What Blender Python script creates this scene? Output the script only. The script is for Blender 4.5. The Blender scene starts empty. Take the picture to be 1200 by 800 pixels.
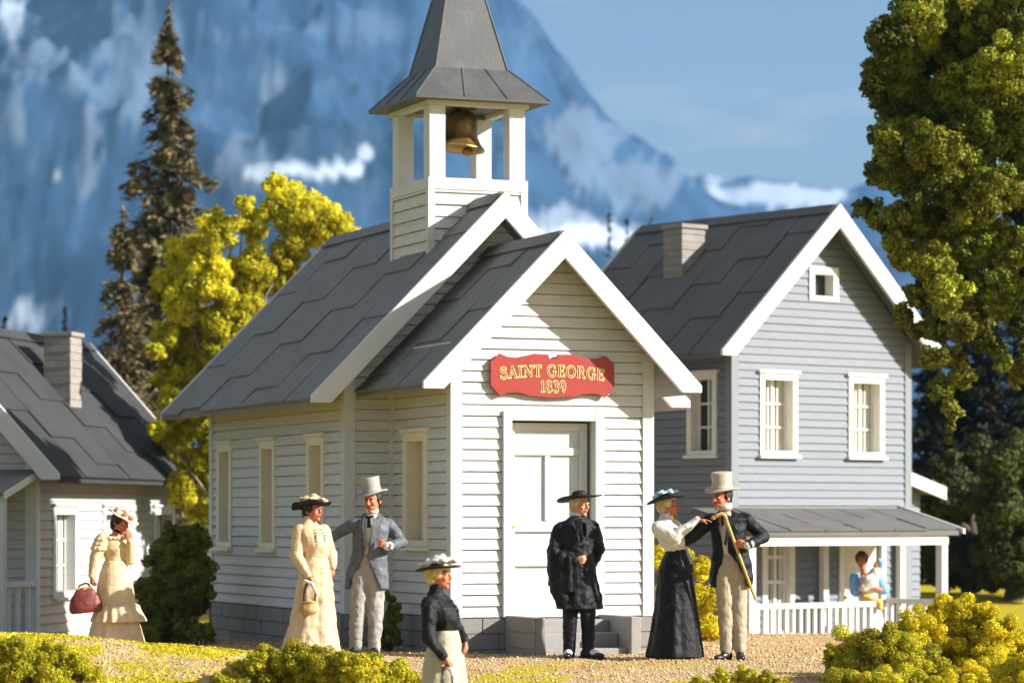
import bpy, bmesh, math, random
import numpy as np
from mathutils import Vector, Matrix, noise as mnoise

random.seed(7)
RNG = np.random.default_rng(11)
SC = bpy.context.scene
COL = SC.collection
F, HZ, CAMZ = 3600.0, 605.0, 1.48          # measured lens: pixels per unit tangent, horizon row, eye height


def ray_pt(px, py, d):
    return Vector(((px - 600) / F * d, d, CAMZ + (HZ - py) / F * d))


# ------------------------------------------------------------------ materials
def hexc(c):
    return (c[0], c[1], c[2], 1)


def mat(name, base, rough=0.6, var=0.10, vscale=5.0, bump=0.0, bscale=40.0, stretch=(1, 1, 1), spec=0.3,
        metal=0.0, dirt=None, dirt_scale=3.0, dirt_amt=0.0, attr=None, trans=0.0, sheen=0.0):
    m = bpy.data.materials.new(name)
    m.use_nodes = True
    nt = m.node_tree
    N, L = nt.nodes, nt.links
    b = N['Principled BSDF']
    b.inputs['Roughness'].default_value = rough
    b.inputs['Specular IOR Level'].default_value = spec
    b.inputs['Metallic'].default_value = metal
    tc = N.new('ShaderNodeTexCoord')
    mp = N.new('ShaderNodeMapping')
    mp.inputs['Scale'].default_value = stretch
    L.new(tc.outputs['Object'], mp.inputs['Vector'])
    n1 = N.new('ShaderNodeTexNoise')
    n1.inputs['Scale'].default_value = vscale
    n1.inputs['Detail'].default_value = 5
    n1.inputs['Roughness'].default_value = 0.62
    L.new(mp.outputs[0], n1.inputs['Vector'])
    mr = N.new('ShaderNodeMapRange')
    mr.inputs['From Min'].default_value = 0.3
    mr.inputs['From Max'].default_value = 0.7
    L.new(n1.outputs['Fac'], mr.inputs['Value'])
    mx = N.new('ShaderNodeMix')
    mx.data_type = 'RGBA'
    mx.inputs[6].default_value = hexc([max(0, c * (1 - var)) for c in base])
    mx.inputs[7].default_value = hexc([min(1, c * (1 + var)) for c in base])
    L.new(mr.outputs[0], mx.inputs[0])
    col = mx.outputs[2]
    if attr:
        at = N.new('ShaderNodeAttribute')
        at.attribute_name = attr
        mm = N.new('ShaderNodeMix')
        mm.data_type = 'RGBA'
        mm.blend_type = 'MULTIPLY'
        mm.inputs[0].default_value = 1
        L.new(col, mm.inputs[6])
        L.new(at.outputs['Color'], mm.inputs[7])
        col = mm.outputs[2]
    if dirt is not None:
        n2 = N.new('ShaderNodeTexNoise')
        n2.inputs['Scale'].default_value = dirt_scale
        n2.inputs['Detail'].default_value = 8
        n2.inputs['Roughness'].default_value = 0.7
        L.new(mp.outputs[0], n2.inputs['Vector'])
        r2 = N.new('ShaderNodeMapRange')
        r2.inputs['From Min'].default_value = 0.5
        r2.inputs['From Max'].default_value = 0.75
        r2.inputs['To Max'].default_value = dirt_amt
        L.new(n2.outputs['Fac'], r2.inputs['Value'])
        md = N.new('ShaderNodeMix')
        md.data_type = 'RGBA'
        L.new(r2.outputs[0], md.inputs[0])
        L.new(col, md.inputs[6])
        md.inputs[7].default_value = hexc(dirt)
        col = md.outputs[2]
    L.new(col, b.inputs['Base Color'])
    if bump:
        n3 = N.new('ShaderNodeTexNoise')
        n3.inputs['Scale'].default_value = bscale
        n3.inputs['Detail'].default_value = 6
        n3.inputs['Roughness'].default_value = 0.65
        L.new(mp.outputs[0], n3.inputs['Vector'])
        bp = N.new('ShaderNodeBump')
        bp.inputs['Strength'].default_value = bump
        bp.inputs['Distance'].default_value = 0.02
        L.new(n3.outputs['Fac'], bp.inputs['Height'])
        L.new(bp.outputs[0], b.inputs['Normal'])
    if sheen:
        b.inputs['Sheen Weight'].default_value = sheen
    if trans:
        tr = N.new('ShaderNodeBsdfTranslucent')
        L.new(col, tr.inputs['Color'])
        ms = N.new('ShaderNodeMixShader')
        ms.inputs[0].default_value = trans
        L.new(b.outputs[0], ms.inputs[1])
        L.new(tr.outputs[0], ms.inputs[2])
        L.new(ms.outputs[0], N['Material Output'].inputs['Surface'])
    return m


M = {}
M['white'] = mat('white_paint', (0.58, 0.58, 0.57), 0.5, 0.05, 3, 0.35, 30, (1, 1, 1), dirt=(0.42, 0.40, 0.37), dirt_scale=5, dirt_amt=0.25)
M['siding'] = mat('painted_clapboard', (0.645, 0.635, 0.62), 0.55, 0.07, 4, 0.7, 14, (1, 1, 7), dirt=(0.40, 0.39, 0.37), dirt_scale=3.5, dirt_amt=0.4)
M['siding_blue'] = mat('blue_grey_clapboard', (0.185, 0.205, 0.235), 0.6, 0.06, 4, 0.3, 14, (1, 1, 6), dirt=(0.14, 0.155, 0.17), dirt_scale=2, dirt_amt=0.25)
M['siding_pale'] = mat('pale_clapboard', (0.46, 0.45, 0.43), 0.6, 0.06, 4, 0.4, 14, (1, 1, 6), dirt=(0.36, 0.35, 0.33), dirt_scale=2, dirt_amt=0.3)
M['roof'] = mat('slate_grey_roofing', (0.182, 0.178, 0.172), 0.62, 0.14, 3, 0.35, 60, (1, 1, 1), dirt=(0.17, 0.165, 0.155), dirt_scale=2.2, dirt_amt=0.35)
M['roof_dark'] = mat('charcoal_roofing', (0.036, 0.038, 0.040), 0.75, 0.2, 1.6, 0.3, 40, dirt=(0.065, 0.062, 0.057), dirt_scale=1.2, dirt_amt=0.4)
M['roof_far'] = mat('weathered_roofing', (0.125, 0.122, 0.116), 0.7, 0.16, 1.6, 0.3, 40, dirt=(0.14, 0.135, 0.125), dirt_scale=1.2, dirt_amt=0.4)
M['metal_roof'] = mat('lead_sheet', (0.075, 0.078, 0.08), 0.48, 0.16, 2.5, 0.2, 25, dirt=(0.15, 0.145, 0.13), dirt_scale=3.0, dirt_amt=0.4)
M['block'] = mat('grey_block', (0.25, 0.24, 0.225), 0.75, 0.12, 6, 0.5, 45, dirt=(0.13, 0.12, 0.11), dirt_scale=3, dirt_amt=0.4)
M['mortar'] = mat('mortar', (0.12, 0.118, 0.115), 0.9, 0.1, 8)
M['concrete'] = mat('step_concrete', (0.30, 0.29, 0.275), 0.7, 0.1, 5, 0.3, 50, dirt=(0.18, 0.165, 0.15), dirt_scale=4, dirt_amt=0.4)
M['milky'] = mat('milky_pane', (0.62, 0.55, 0.40), 0.3, 0.04, 2)
M['cream_frame'] = mat('cream_window_frame', (0.72, 0.70, 0.64), 0.5, 0.05, 4, 0.2, 30)
M['dark_glass'] = mat('dark_glass', (0.03, 0.032, 0.035), 0.15, 0.2, 3, spec=0.5)
M['curtain'] = mat('curtain_cloth', (0.55, 0.53, 0.48), 0.8, 0.15, 9, stretch=(6, 6, 0.5))
M['door'] = mat('door_paint', (0.56, 0.56, 0.55), 0.5, 0.04, 3, 0.15, 30)
M['church_frame'] = mat('yellowed_window_frame', (0.74, 0.68, 0.53), 0.5, 0.05, 4, 0.2, 30)
M['cream_door'] = mat('cream_door_paint', (0.62, 0.58, 0.48), 0.5, 0.05, 3, 0.15, 30)
M['chimney'] = mat('chimney_block', (0.27, 0.25, 0.225), 0.8, 0.14, 6, 0.5, 40)
M['sign_red'] = mat('red_sign_paint', (0.33, 0.042, 0.032), 0.45, 0.08, 3, 0.1, 60)
M['gold'] = mat('gold_leaf', (0.78, 0.55, 0.22), 0.45, 0.12, 30, spec=0.5)
M['dark_letter'] = mat('dark_letter_paint', (0.13, 0.035, 0.02), 0.55, 0.1, 20)
M['bronze'] = mat('aged_bronze', (0.30, 0.19, 0.06), 0.38, 0.5, 6, 0.15, 30, metal=0.85)
M['clapper'] = mat('clapper_copper', (0.34, 0.15, 0.06), 0.4, 0.2, 6, metal=0.3)
M['iron'] = mat('dark_iron', (0.05, 0.048, 0.045), 0.5, 0.2, 8)
# figures
M['skin'] = mat('skin', (0.50, 0.17, 0.085), 0.5, 0.12, 14, 0.1, 60)
M['skin_pale'] = mat('pale_skin', (0.60, 0.26, 0.15), 0.5, 0.12, 14, 0.1, 60)
M['lips'] = mat('lips', (0.36, 0.06, 0.045), 0.45, 0.05, 10)
M['eye_white'] = mat('eye_white', (0.72, 0.68, 0.60), 0.3, 0.02, 10)
M['eye_dark'] = mat('iris', (0.02, 0.013, 0.01), 0.25, 0.05, 10)
M['hair_dark'] = mat('dark_hair', (0.022, 0.014, 0.010), 0.45, 0.4, 30, 0.6, 55, (1, 1, 0.4))
M['hair_blond'] = mat('blond_hair', (0.60, 0.44, 0.20), 0.55, 0.2, 25, 0.6, 55, (1, 1, 0.4))
M['hair_grey'] = mat('grey_hair', (0.50, 0.46, 0.36), 0.55, 0.2, 25, 0.6, 55)
M['hair_red'] = mat('auburn_hair', (0.10, 0.028, 0.014), 0.5, 0.3, 25, 0.5, 50)


def cloth(name, c, rough=0.6, var=0.16, bump=0.55, **k):
    return mat(name, c, rough, var, 9, bump, 17, (1, 1, 0.55), **k)


M['cream_cloth'] = cloth('cream_cloth', (0.58, 0.43, 0.26), dirt=(0.44, 0.30, 0.15), dirt_scale=7, dirt_amt=0.45)
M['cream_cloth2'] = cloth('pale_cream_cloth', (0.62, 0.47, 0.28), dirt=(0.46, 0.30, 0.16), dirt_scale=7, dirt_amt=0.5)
M['black_cloth'] = cloth('black_cloth', (0.0055, 0.006, 0.007), 0.55, 0.4, 0.9, spec=0.22, dirt=(0.045, 0.046, 0.048), dirt_scale=13, dirt_amt=0.7)
M['navy_cloth'] = cloth('blue_black_cloth', (0.005, 0.008, 0.010), 0.55, 0.4, 0.8, spec=0.22, dirt=(0.026, 0.030, 0.034), dirt_scale=11, dirt_amt=0.45)
M['grey_coat'] = cloth('slate_coat_cloth', (0.105, 0.115, 0.128), 0.55, 0.2, 0.5, dirt=(0.20, 0.22, 0.24), dirt_scale=6, dirt_amt=0.4)
M['grey_trouser'] = cloth('grey_trouser_cloth', (0.34, 0.325, 0.29), dirt=(0.15, 0.145, 0.13), dirt_scale=6, dirt_amt=0.4)
M['tan_trouser'] = cloth('tan_trouser_cloth', (0.38, 0.325, 0.225), dirt=(0.25, 0.21, 0.15), dirt_scale=8, dirt_amt=0.5)
M['tan_skirt'] = cloth('tan_skirt_cloth', (0.42, 0.385, 0.275), dirt=(0.32, 0.28, 0.19), dirt_scale=7, dirt_amt=0.4)
M['white_cloth'] = cloth('white_cloth', (0.66, 0.63, 0.58), 0.6, 0.07, 0.5)
M['vest'] = cloth('cream_vest_cloth', (0.62, 0.56, 0.44), 0.6, 0.08, 0.4)
M['top_hat'] = cloth('grey_felt', (0.40, 0.36, 0.28), 0.65, 0.08, 0.2)
M['grey_hat'] = cloth('silver_grey_felt', (0.31, 0.30, 0.27), 0.65, 0.1, 0.2)
M['black_felt'] = cloth('black_felt', (0.010, 0.011, 0.012), 0.7, 0.3, 0.25)
M['straw'] = cloth('cream_straw', (0.72, 0.56, 0.36), 0.6, 0.15, 0.5)
M['feather_tan'] = cloth('tan_feathers', (0.50, 0.38, 0.22), 0.7, 0.35, 0.8)
M['feather_white'] = cloth('white_feathers', (0.76, 0.72, 0.64), 0.7, 0.08, 0.8)
M['feather_blue'] = cloth('blue_feathers', (0.38, 0.52, 0.70), 0.7, 0.4, 0.8)
M['rose'] = cloth('rose_trim', (0.62, 0.13, 0.10), 0.6, 0.2, 0.5)
M['blue_cloth'] = cloth('sky_blue_cloth', (0.20, 0.42, 0.75), 0.6, 0.1, 0.3)
M['yellow_cloth'] = cloth('yellow_cloth', (0.66, 0.47, 0.13), 0.6, 0.1, 0.3)
M['leather_red'] = mat('red_brown_leather', (0.15, 0.026, 0.016), 0.42, 0.25, 8, 0.4, 30, spec=0.45)
M['leather_black'] = mat('black_leather', (0.015, 0.014, 0.014), 0.35, 0.2, 8, spec=0.5)
M['brass'] = mat('brass_trim', (0.55, 0.38, 0.14), 0.4, 0.2, 12, metal=0.5)
M['purse_gold'] = cloth('gold_purse_cloth', (0.42, 0.27, 0.11), 0.45, 0.3, 0.8)
M['bamboo'] = mat('bamboo', (0.58, 0.37, 0.11), 0.4, 0.15, 9, 0.1, 20)
M['sole'] = mat('shoe_sole', (0.02, 0.018, 0.016), 0.5, 0.1, 9)
# plants
M['bark'] = mat('bark', (0.075, 0.055, 0.04), 0.85, 0.35, 7, 0.8, 18, (1, 1, 0.25))
M['bark_pale'] = mat('pale_bark', (0.26, 0.20, 0.15), 0.85, 0.3, 7, 0.6, 18, (1, 1, 0.3))
M['leaf_yellow'] = mat('yellow_green_leaves', (0.58, 0.53, 0.035), 0.6, 0.3, 1.8, attr='tint', trans=0.48, spec=0.15)
M['leaf_olive'] = mat('olive_leaves', (0.165, 0.172, 0.014), 0.6, 0.5, 1.4, attr='tint', trans=0.2, spec=0.15)
M['leaf_dark'] = mat('dark_green_leaves', (0.20, 0.205, 0.026), 0.6, 0.4, 3, attr='tint', trans=0.2, spec=0.15)
M['leaf_shade'] = mat('deep_green_leaves', (0.060, 0.072, 0.014), 0.6, 0.4, 1.5, attr='tint', trans=0.15, spec=0.15)
M['leaf_bush'] = mat('bright_bush_leaves', (0.60, 0.50, 0.018), 0.6, 0.3, 3, attr='tint', trans=0.3, spec=0.15)
M['leaf_bush2'] = mat('green_bush_leaves', (0.40, 0.36, 0.018), 0.6, 0.4, 3, attr='tint', trans=0.25, spec=0.15)
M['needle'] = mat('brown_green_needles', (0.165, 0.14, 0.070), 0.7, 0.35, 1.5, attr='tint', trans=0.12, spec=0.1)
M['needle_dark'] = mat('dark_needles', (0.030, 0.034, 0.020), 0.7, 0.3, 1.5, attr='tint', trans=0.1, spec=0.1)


# ------------------------------------------------------------------ mesh tools
class MB:
    def __init__(self):
        self.v, self.f = [], []

    def add(self, vs, fs):
        o = len(self.v)
        self.v += [tuple(p) for p in vs]
        self.f += [tuple(i + o for i in q) for q in fs]
        return self

    def quad(self, a, b, c, d):
        return self.add([a, b, c, d], [(0, 1, 2, 3)])

    def box(self, lo, hi, mtx=None):
        x0, y0, z0 = lo
        x1, y1, z1 = hi
        vs = [Vector(p) for p in ((x0, y0, z0), (x1, y0, z0), (x1, y1, z0), (x0, y1, z0), (x0, y0, z1), (x1, y0, z1), (x1, y1, z1), (x0, y1, z1))]
        if mtx is not None:
            vs = [mtx @ p for p in vs]
        return self.add(vs, [(0, 3, 2, 1), (4, 5, 6, 7), (0, 1, 5, 4), (1, 2, 6, 5), (2, 3, 7, 6), (3, 0, 4, 7)])

    def prism(self, poly, ext, mtx=None):
        """poly: list of 3-vectors (planar), ext: 3-vector"""
        n = len(poly)
        p = [Vector(q) for q in poly]
        e = Vector(ext)
        vs = p + [q + e for q in p]
        if mtx is not None:
            vs = [mtx @ q for q in vs]
        fs = [tuple(range(n))[::-1], tuple(range(n, 2 * n))]
        fs += [(i, (i + 1) % n, n + (i + 1) % n, n + i) for i in range(n)]
        return self.add(vs, fs)

    def rings(self, rings, caps=True, closed=True):
        n = len(rings[0])
        vs = [p for r in rings for p in r]
        fs = []
        m = n if closed else n - 1
        for k in range(len(rings) - 1):
            for i in range(m):
                j = (i + 1) % n
                fs.append((k * n + i, k * n + j, (k + 1) * n + j, (k + 1) * n + i))
        if caps:
            fs.append(tuple(range(n))[::-1])
            fs.append(tuple(range((len(rings) - 1) * n, len(rings) * n)))
        return self.add(vs, fs)

    def tube(self, pts, rad, n=8):
        pts = [Vector(p) for p in pts]
        if not hasattr(rad, '__len__'):
            rad = [rad] * len(pts)
        rings = []
        up = Vector((0.31, 0.17, 0.93))
        for i, p in enumerate(pts):
            d = (pts[min(i + 1, len(pts) - 1)] - pts[max(i - 1, 0)]).normalized()
            a = d.cross(up)
            if a.length < 1e-3:
                a = d.cross(Vector((1, 0, 0)))
            a.normalize()
            b = d.cross(a)
            rings.append([p + (a * math.cos(t) + b * math.sin(t)) * rad[i] for t in [2 * math.pi * k / n for k in range(n)]])
        return self.rings(rings)

    def lathe(self, prof, n=24, mtx=None, sx=1, sy=1, warp=None):
        rings = []
        for r, z in prof:
            ring = []
            for k in range(n):
                t = 2 * math.pi * k / n
                p = Vector((r * math.cos(t) * sx, r * math.sin(t) * sy, z))
                if warp:
                    p = warp(p, t, r)
                ring.append(mtx @ p if mtx is not None else p)
            rings.append(ring)
        return self.rings(rings)

    def ell(self, c, r, mtx=None, nu=14, nv=10):
        rings = []
        for j in range(nv + 1):
            ph = -math.pi / 2 + math.pi * (j + 0.001 if j == 0 else (j - 0.001 if j == nv else j)) / nv
            ph = max(-math.pi / 2 + 0.06, min(math.pi / 2 - 0.06, ph))
            ring = []
            for k in range(nu):
                t = 2 * math.pi * k / nu
                p = Vector((math.cos(ph) * math.cos(t) * r[0], math.cos(ph) * math.sin(t) * r[1], math.sin(ph) * r[2])) + Vector(c)
                ring.append(mtx @ p if mtx is not None else p)
            rings.append(ring)
        return self.rings(rings)

    def cap(self, p0, p1, r0, r1, n=12, flat=None):
        """tapered capsule"""
        p0, p1 = Vector(p0), Vector(p1)
        d = p1 - p0
        L = d.length
        if L < 1e-6:
            d = Vector((0, 0, 1))
        d.normalize()
        a = d.cross(Vector((0.2, 0.9, 0.3)))
        if a.length < 0.05:
            a = d.cross(Vector((1, 0, 0)))
        a.normalize()
        b = d.cross(a)
        rings = []
        seq = []
        for t in (80, 55, 28):
            t = math.radians(t)
            seq.append((p0 - d * r0 * math.sin(t), r0 * math.cos(t)))
        seq.append((p0, r0))
        seq.append((p0 * 0.5 + p1 * 0.5, (r0 + r1) / 2))
        seq.append((p1, r1))
        for t in (28, 55, 80):
            t = math.radians(t)
            seq.append((p1 + d * r1 * math.sin(t), r1 * math.cos(t)))
        for c, r in seq:
            rings.append([c + (a * math.cos(t) + b * math.sin(t)) * r for t in [2 * math.pi * k / n for k in range(n)]])
        return self.rings(rings)

    def mesh(self, name):
        me = bpy.data.meshes.new(name)
        me.from_pydata([tuple(p) for p in self.v], [], self.f)
        bm = bmesh.new()
        bm.from_mesh(me)
        bmesh.ops.recalc_face_normals(bm, faces=bm.faces[:])
        bm.to_mesh(me)
        bm.free()
        return me

    def build(self, name, m, parent=None, smooth=False, bevel=0.0):
        me = self.mesh(name)
        o = bpy.data.objects.new(name, me)
        COL.objects.link(o)
        me.materials.append(m)
        if smooth:
            me.polygons.foreach_set('use_smooth', [True] * len(me.polygons))
        if parent is not None:
            o.parent = parent
        if bevel:
            bv = o.modifiers.new('Bevel', 'BEVEL')
            bv.width = bevel
            bv.segments = 2
            bv.limit_method = 'ANGLE'
        return o


def tag(o, label=None, cat=None, group=None, kind=None):
    if label:
        o['label'] = label
    if cat:
        o['category'] = cat
    if group:
        o['group'] = group
    if kind:
        o['kind'] = kind
    return o


def empty(name, loc, yaw=0.0, label=None, cat=None, group=None):
    o = bpy.data.objects.new(name, None)
    o.empty_display_size = 0.2
    COL.objects.link(o)
    o.location = loc
    o.rotation_euler = (0, 0, yaw)
    tag(o, label, cat, group)
    return o


def hit(loc, yaw, axis, val, px, py):
    """local point on the plane local[axis] = val seen at photo pixel px, py"""
    mi = (Matrix.Translation(Vector(loc)) @ Matrix.Rotation(yaw, 4, 'Z')).inverted()
    o = mi @ Vector((0, 0, CAMZ))
    d = mi.to_3x3() @ Vector(((px - 600) / F, 1, (HZ - py) / F))
    t = (val - o[axis]) / d[axis]
    return o + d * t


def evaluated(o):
    dg = bpy.context.evaluated_depsgraph_get()
    dg.update()
    me = bpy.data.meshes.new_from_object(o.evaluated_get(dg))
    return me


TEXN = bpy.data.textures.new('folds', 'CLOUDS')
TEXN.noise_scale = 0.075
TEXN.noise_depth = 2


def fuse(mb, name, m, parent=None, voxel=0.008, smooth=4, folds=0.0, loc=None):
    """one continuous skin over overlapping solids"""
    me = mb.mesh(name)
    o = bpy.data.objects.new(name, me)
    COL.objects.link(o)
    md = o.modifiers.new('r', 'REMESH')
    md.mode = 'VOXEL'
    md.voxel_size = voxel
    if smooth:
        s = o.modifiers.new('s', 'SMOOTH')
        s.factor = 0.5
        s.iterations = smooth
    if folds:
        d = o.modifiers.new('d', 'DISPLACE')
        d.texture = TEXN
        d.texture_coords = 'LOCAL'
        d.strength = folds
        d.mid_level = 0.5
    me2 = evaluated(o)
    o.modifiers.clear()
    o.data = me2
    bpy.data.meshes.remove(me)
    me2.name = name
    me2.materials.clear()
    me2.materials.append(m)
    me2.polygons.foreach_set('use_smooth', [True] * len(me2.polygons))
    if parent is not None:
        o.parent = parent
    if loc is not None:
        o.location = loc
    return o


# ------------------------------------------------------------------ building tools
def urange(poly, z):
    """horizontal extent of a convex outline (u, z) at height z"""
    us = []
    n = len(poly)
    for i in range(n):
        (u0, z0), (u1, z1) = poly[i], poly[(i + 1) % n]
        if abs(z1 - z0) < 1e-9:
            if abs(z - z0) < 1e-6:
                us += [u0, u1]
            continue
        t = (z - z0) / (z1 - z0)
        if -1e-6 <= t <= 1 + 1e-6:
            us.append(u0 + (u1 - u0) * t)
    return (min(us), max(us)) if us else None


def siding(mb, O, U, Nn, poly, openings=(), pitch=0.117, t=0.02, gap=0.012):
    """lap siding over a convex outline with rectangular openings cut out; an open joint under every board"""
    O, U, Nn = Vector(O), Vector(U), Vector(Nn)
    z0 = min(p[1] for p in poly)
    z1 = max(p[1] for p in poly)
    zc = sorted({p[1] for p in poly})
    zb = z0
    while zb < z1 - 1e-4:
        zt = min(z1, zb + pitch)
        tt = t * random.uniform(0.8, 1.15)
        gp = min(gap * random.uniform(0.7, 1.3), (zt - zb) * 0.4)
        zg_ = zb + gp
        cuts = sorted({zb, zg_, zt} | {c for c in zc if zb < c < zt} | {c for o in openings for c in (o[2], o[3]) if zb < c < zt})
        for ca, cb in zip(cuts[:-1], cuts[1:]):
            if cb - ca < 1e-4:
                continue
            ra, rb = urange(poly, ca + 1e-7), urange(poly, cb - 1e-7)
            if ra is None or rb is None:
                continue
            segs = [[(ra[0], rb[0]), (ra[1], rb[1])]]
            mid = (ca + cb) / 2
            for o in openings:
                if o[2] < mid < o[3]:
                    new = []
                    for (l, r) in segs:
                        if o[1] <= l[0] or o[0] >= r[0]:
                            new.append([l, r])
                            continue
                        if o[0] > l[0]:
                            new.append([l, (o[0], o[0])])
                        if o[1] < r[0]:
                            new.append([(o[1], o[1]), r])
                    segs = new
            groove = mid < zg_
            if groove:
                da = db = -0.022
            else:
                da = tt * (1 - (ca - zg_) / pitch) + 0.002
                db = tt * (1 - (cb - zg_) / pitch) + 0.002
            for (l, r) in segs:
                pt = lambda u, z, d: O + U * u + Vector((0, 0, z)) + Nn * d
                mb.quad(pt(l[0], ca, da), pt(r[0], ca, da), pt(r[1], cb, db), pt(l[1], cb, db))
                if groove and ca == zb:
                    mb.quad(pt(l[0], ca, 0.004), pt(r[0], ca, 0.004), pt(r[0], ca, da), pt(l[0], ca, da))
                elif not groove and abs(ca - zg_) < 1e-6:
                    mb.quad(pt(l[0], ca, -0.022), pt(r[0], ca, -0.022), pt(r[0], ca, da), pt(l[0], ca, da))
        zb += pitch
    return mb


def framed(O, U, Nn):
    """matrix: x along U, y outward, z up"""
    U, Nn = Vector(U), Vector(Nn)
    m = Matrix.Identity(4)
    for i in range(3):
        m[i][0], m[i][1], m[i][2], m[i][3] = U[i], Nn[i], (0, 0, 1)[i], O[i]
    return m


def window(parent, O, U, Nn, u0, u1, z0, z1, fw=0.07, depth=0.10, rows=3, cols=2, m='white', glass='milky', cap=True, curtain=False, name='window', muntin=0.022):
    """frame proud of the wall with a recessed glazed sash; u0..z1 is the outer frame"""
    X = framed(O, U, Nn)
    p = 0.035
    f = MB()
    f.box((u0, -depth, z0), (u0 + fw, p, z1), X)
    f.box((u1 - fw, -depth, z0), (u1, p, z1), X)
    f.box((u0 + fw, -depth, z1 - fw), (u1 - fw, p - 0.002, z1), X)
    f.box((u0 + fw, -depth, z0), (u1 - fw, p - 0.002, z0 + fw * 0.7), X)
    fr = f.build(name, M[m], parent, bevel=0.004)
    if cap:
        MB().box((u0 - 0.035, -0.01, z1 + 0.001), (u1 + 0.035, p + 0.03, z1 + 0.04), X).build('cap_moulding', M[m], fr, bevel=0.005)
        MB().box((u0 - 0.03, -0.01, z0 - 0.042), (u1 + 0.03, p + 0.045, z0 - 0.001), X).build('sill', M[m], fr, bevel=0.005)
    iu0, iu1, iz0, iz1 = u0 + fw, u1 - fw, z0 + fw * 0.7, z1 - fw
    if rows * cols > 1:
        s = MB()
        for i in range(1, cols):
            u = iu0 + (iu1 - iu0) * i / cols
            s.box((u - muntin / 2, -depth + 0.012, iz0), (u + muntin / 2, -depth + 0.034, iz1), X)
        for j in range(1, rows):
            z = iz0 + (iz1 - iz0) * j / rows
            s.box((iu0, -depth + 0.010, z - muntin / 2), (iu1, -depth + 0.032, z + muntin / 2), X)
        for q in ((iu0, iu0 + muntin), (iu1 - muntin, iu1)):
            s.box((q[0], -depth + 0.008, iz0), (q[1], -depth + 0.030, iz1), X)
        s.build('sash', M[m], fr)
    MB().box((iu0 - 0.01, -depth - 0.02, iz0 - 0.01), (iu1 + 0.01, -depth, iz1 + 0.01), X).build('pane', M[glass], fr)
    if curtain:
        c = MB()
        w = iu1 - iu0
        for (a, b) in ((0.10, 0.30), (0.36, 0.64), (0.70, 0.93)):
            c.box((iu0 + w * a, -depth + 0.001, iz0 + 0.01), (iu0 + w * b, -depth + 0.006, iz1 - 0.01), X)
        c.build('curtain', M['curtain'], fr)
    return fr


def roof_sheets(mb, origin, along, up, nrm, length, slope, strip, sheet, th=0.016):
    """overlapping roofing sheets: strips run up the slope, joints staggered"""
    m = Matrix.Identity(4)
    for i in range(3):
        m[i][0], m[i][1], m[i][2], m[i][3] = along[i], up[i], nrm[i], origin[i]
    n = max(1, round(length / strip))
    w = length / n
    for k in range(n):
        off = ((k * 0.39) % 1.0) * sheet
        s = -off
        j = 0
        while s < slope:
            a, b = max(0.0, s), min(slope, s + sheet)
            s += sheet
            if b - a < 0.08:
                continue
            g = 0.010
            lift = 0.002 * ((k * 7 + j * 3) % 3) + 0.008 * (k % 2)
            u0, u1 = k * w + g, (k + 1) * w - g
            vs = [(u0, a, 0.001), (u1, a, 0.001), (u1, b, 0.0005), (u0, b, 0.0005),
                  (u0, a - 0.0, th + 0.009 + lift), (u1, a, th + 0.009 + lift), (u1, b, th * 0.55 + lift * 0.3), (u0, b, th * 0.55 + lift * 0.3)]
            mb.add([m @ Vector(v) for v in vs], [(0, 3, 2, 1), (4, 5, 6, 7), (0, 1, 5, 4), (1, 2, 6, 5), (2, 3, 7, 6), (3, 0, 4, 7)])
            j += 1


def gable_roof(root, cx, y0, y1, hr, za, ze, th=0.10, strip=0.8, sheet=1.3, m='roof', barge='white', bw=0.25, back=True, btop=0.03, front=True):
    """slab + sheets as part 'roof', ridge cap, white bargeboards"""
    r = MB()
    L = math.hypot(hr, za - ze)
    tz = th * L / hr
    poly = [(cx - hr, y0, ze), (cx, y0, za), (cx + hr, y0, ze), (cx + hr, y0, ze - tz * 0.55), (cx, y0, za - tz), (cx - hr, y0, ze - tz * 0.55)]
    r.prism([Vector(p) for p in poly], (0, y1 - y0, 0))
    for s in (-1, 1):
        up = Vector((-s * hr, 0, za - ze)).normalized()
        nr = Vector((s * (za - ze), 0, hr)).normalized()
        roof_sheets(r, Vector((cx + s * hr, y0 + 0.012, ze)) + nr * 0.001 - up * 0.03, Vector((0, 1, 0)), up, nr, y1 - y0 - 0.024, L, strip, sheet)
    ro = r.build('roof', M[m], root)
    c = MB()
    for s in (-1, 1):
        up = Vector((-s * hr, 0, za - ze)).normalized()
        nr = Vector((s * (za - ze), 0, hr)).normalized()
        mm = Matrix.Identity(4)
        org = Vector((cx, y0 + 0.02, za)) + nr * 0.030
        for i in range(3):
            mm[i][0], mm[i][1], mm[i][2], mm[i][3] = up[i], (0, 1, 0)[i], nr[i], org[i]
        c.box((-0.16, 0, 0), (0.02, y1 - y0 - 0.04, 0.014), mm)
    c.build('ridge_cap', M[m], ro)
    for (yy, e, on) in ((y0, -1, front), (y1, 1, back)):
        if not on:
            continue
        for s in (-1, 1):
            t2 = 0.045
            p = [(cx, 0, za + t2), (cx + s * (hr + 0.02), 0, ze + t2 - 0.02), (cx + s * (hr + 0.02), 0, ze - 0.05), (cx + s * (hr - bw * 0.82), 0, ze - 0.05), (cx, 0, za - bw)]
            bb = MB()
            ya = yy + 0.006 if e > 0 else yy - 0.061
            bb.prism([Vector((q[0], ya, q[2])) for q in p], (0, 0.055, 0))
            bb.build('bargeboard', M[barge], root, bevel=0.004)
    return ro


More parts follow.
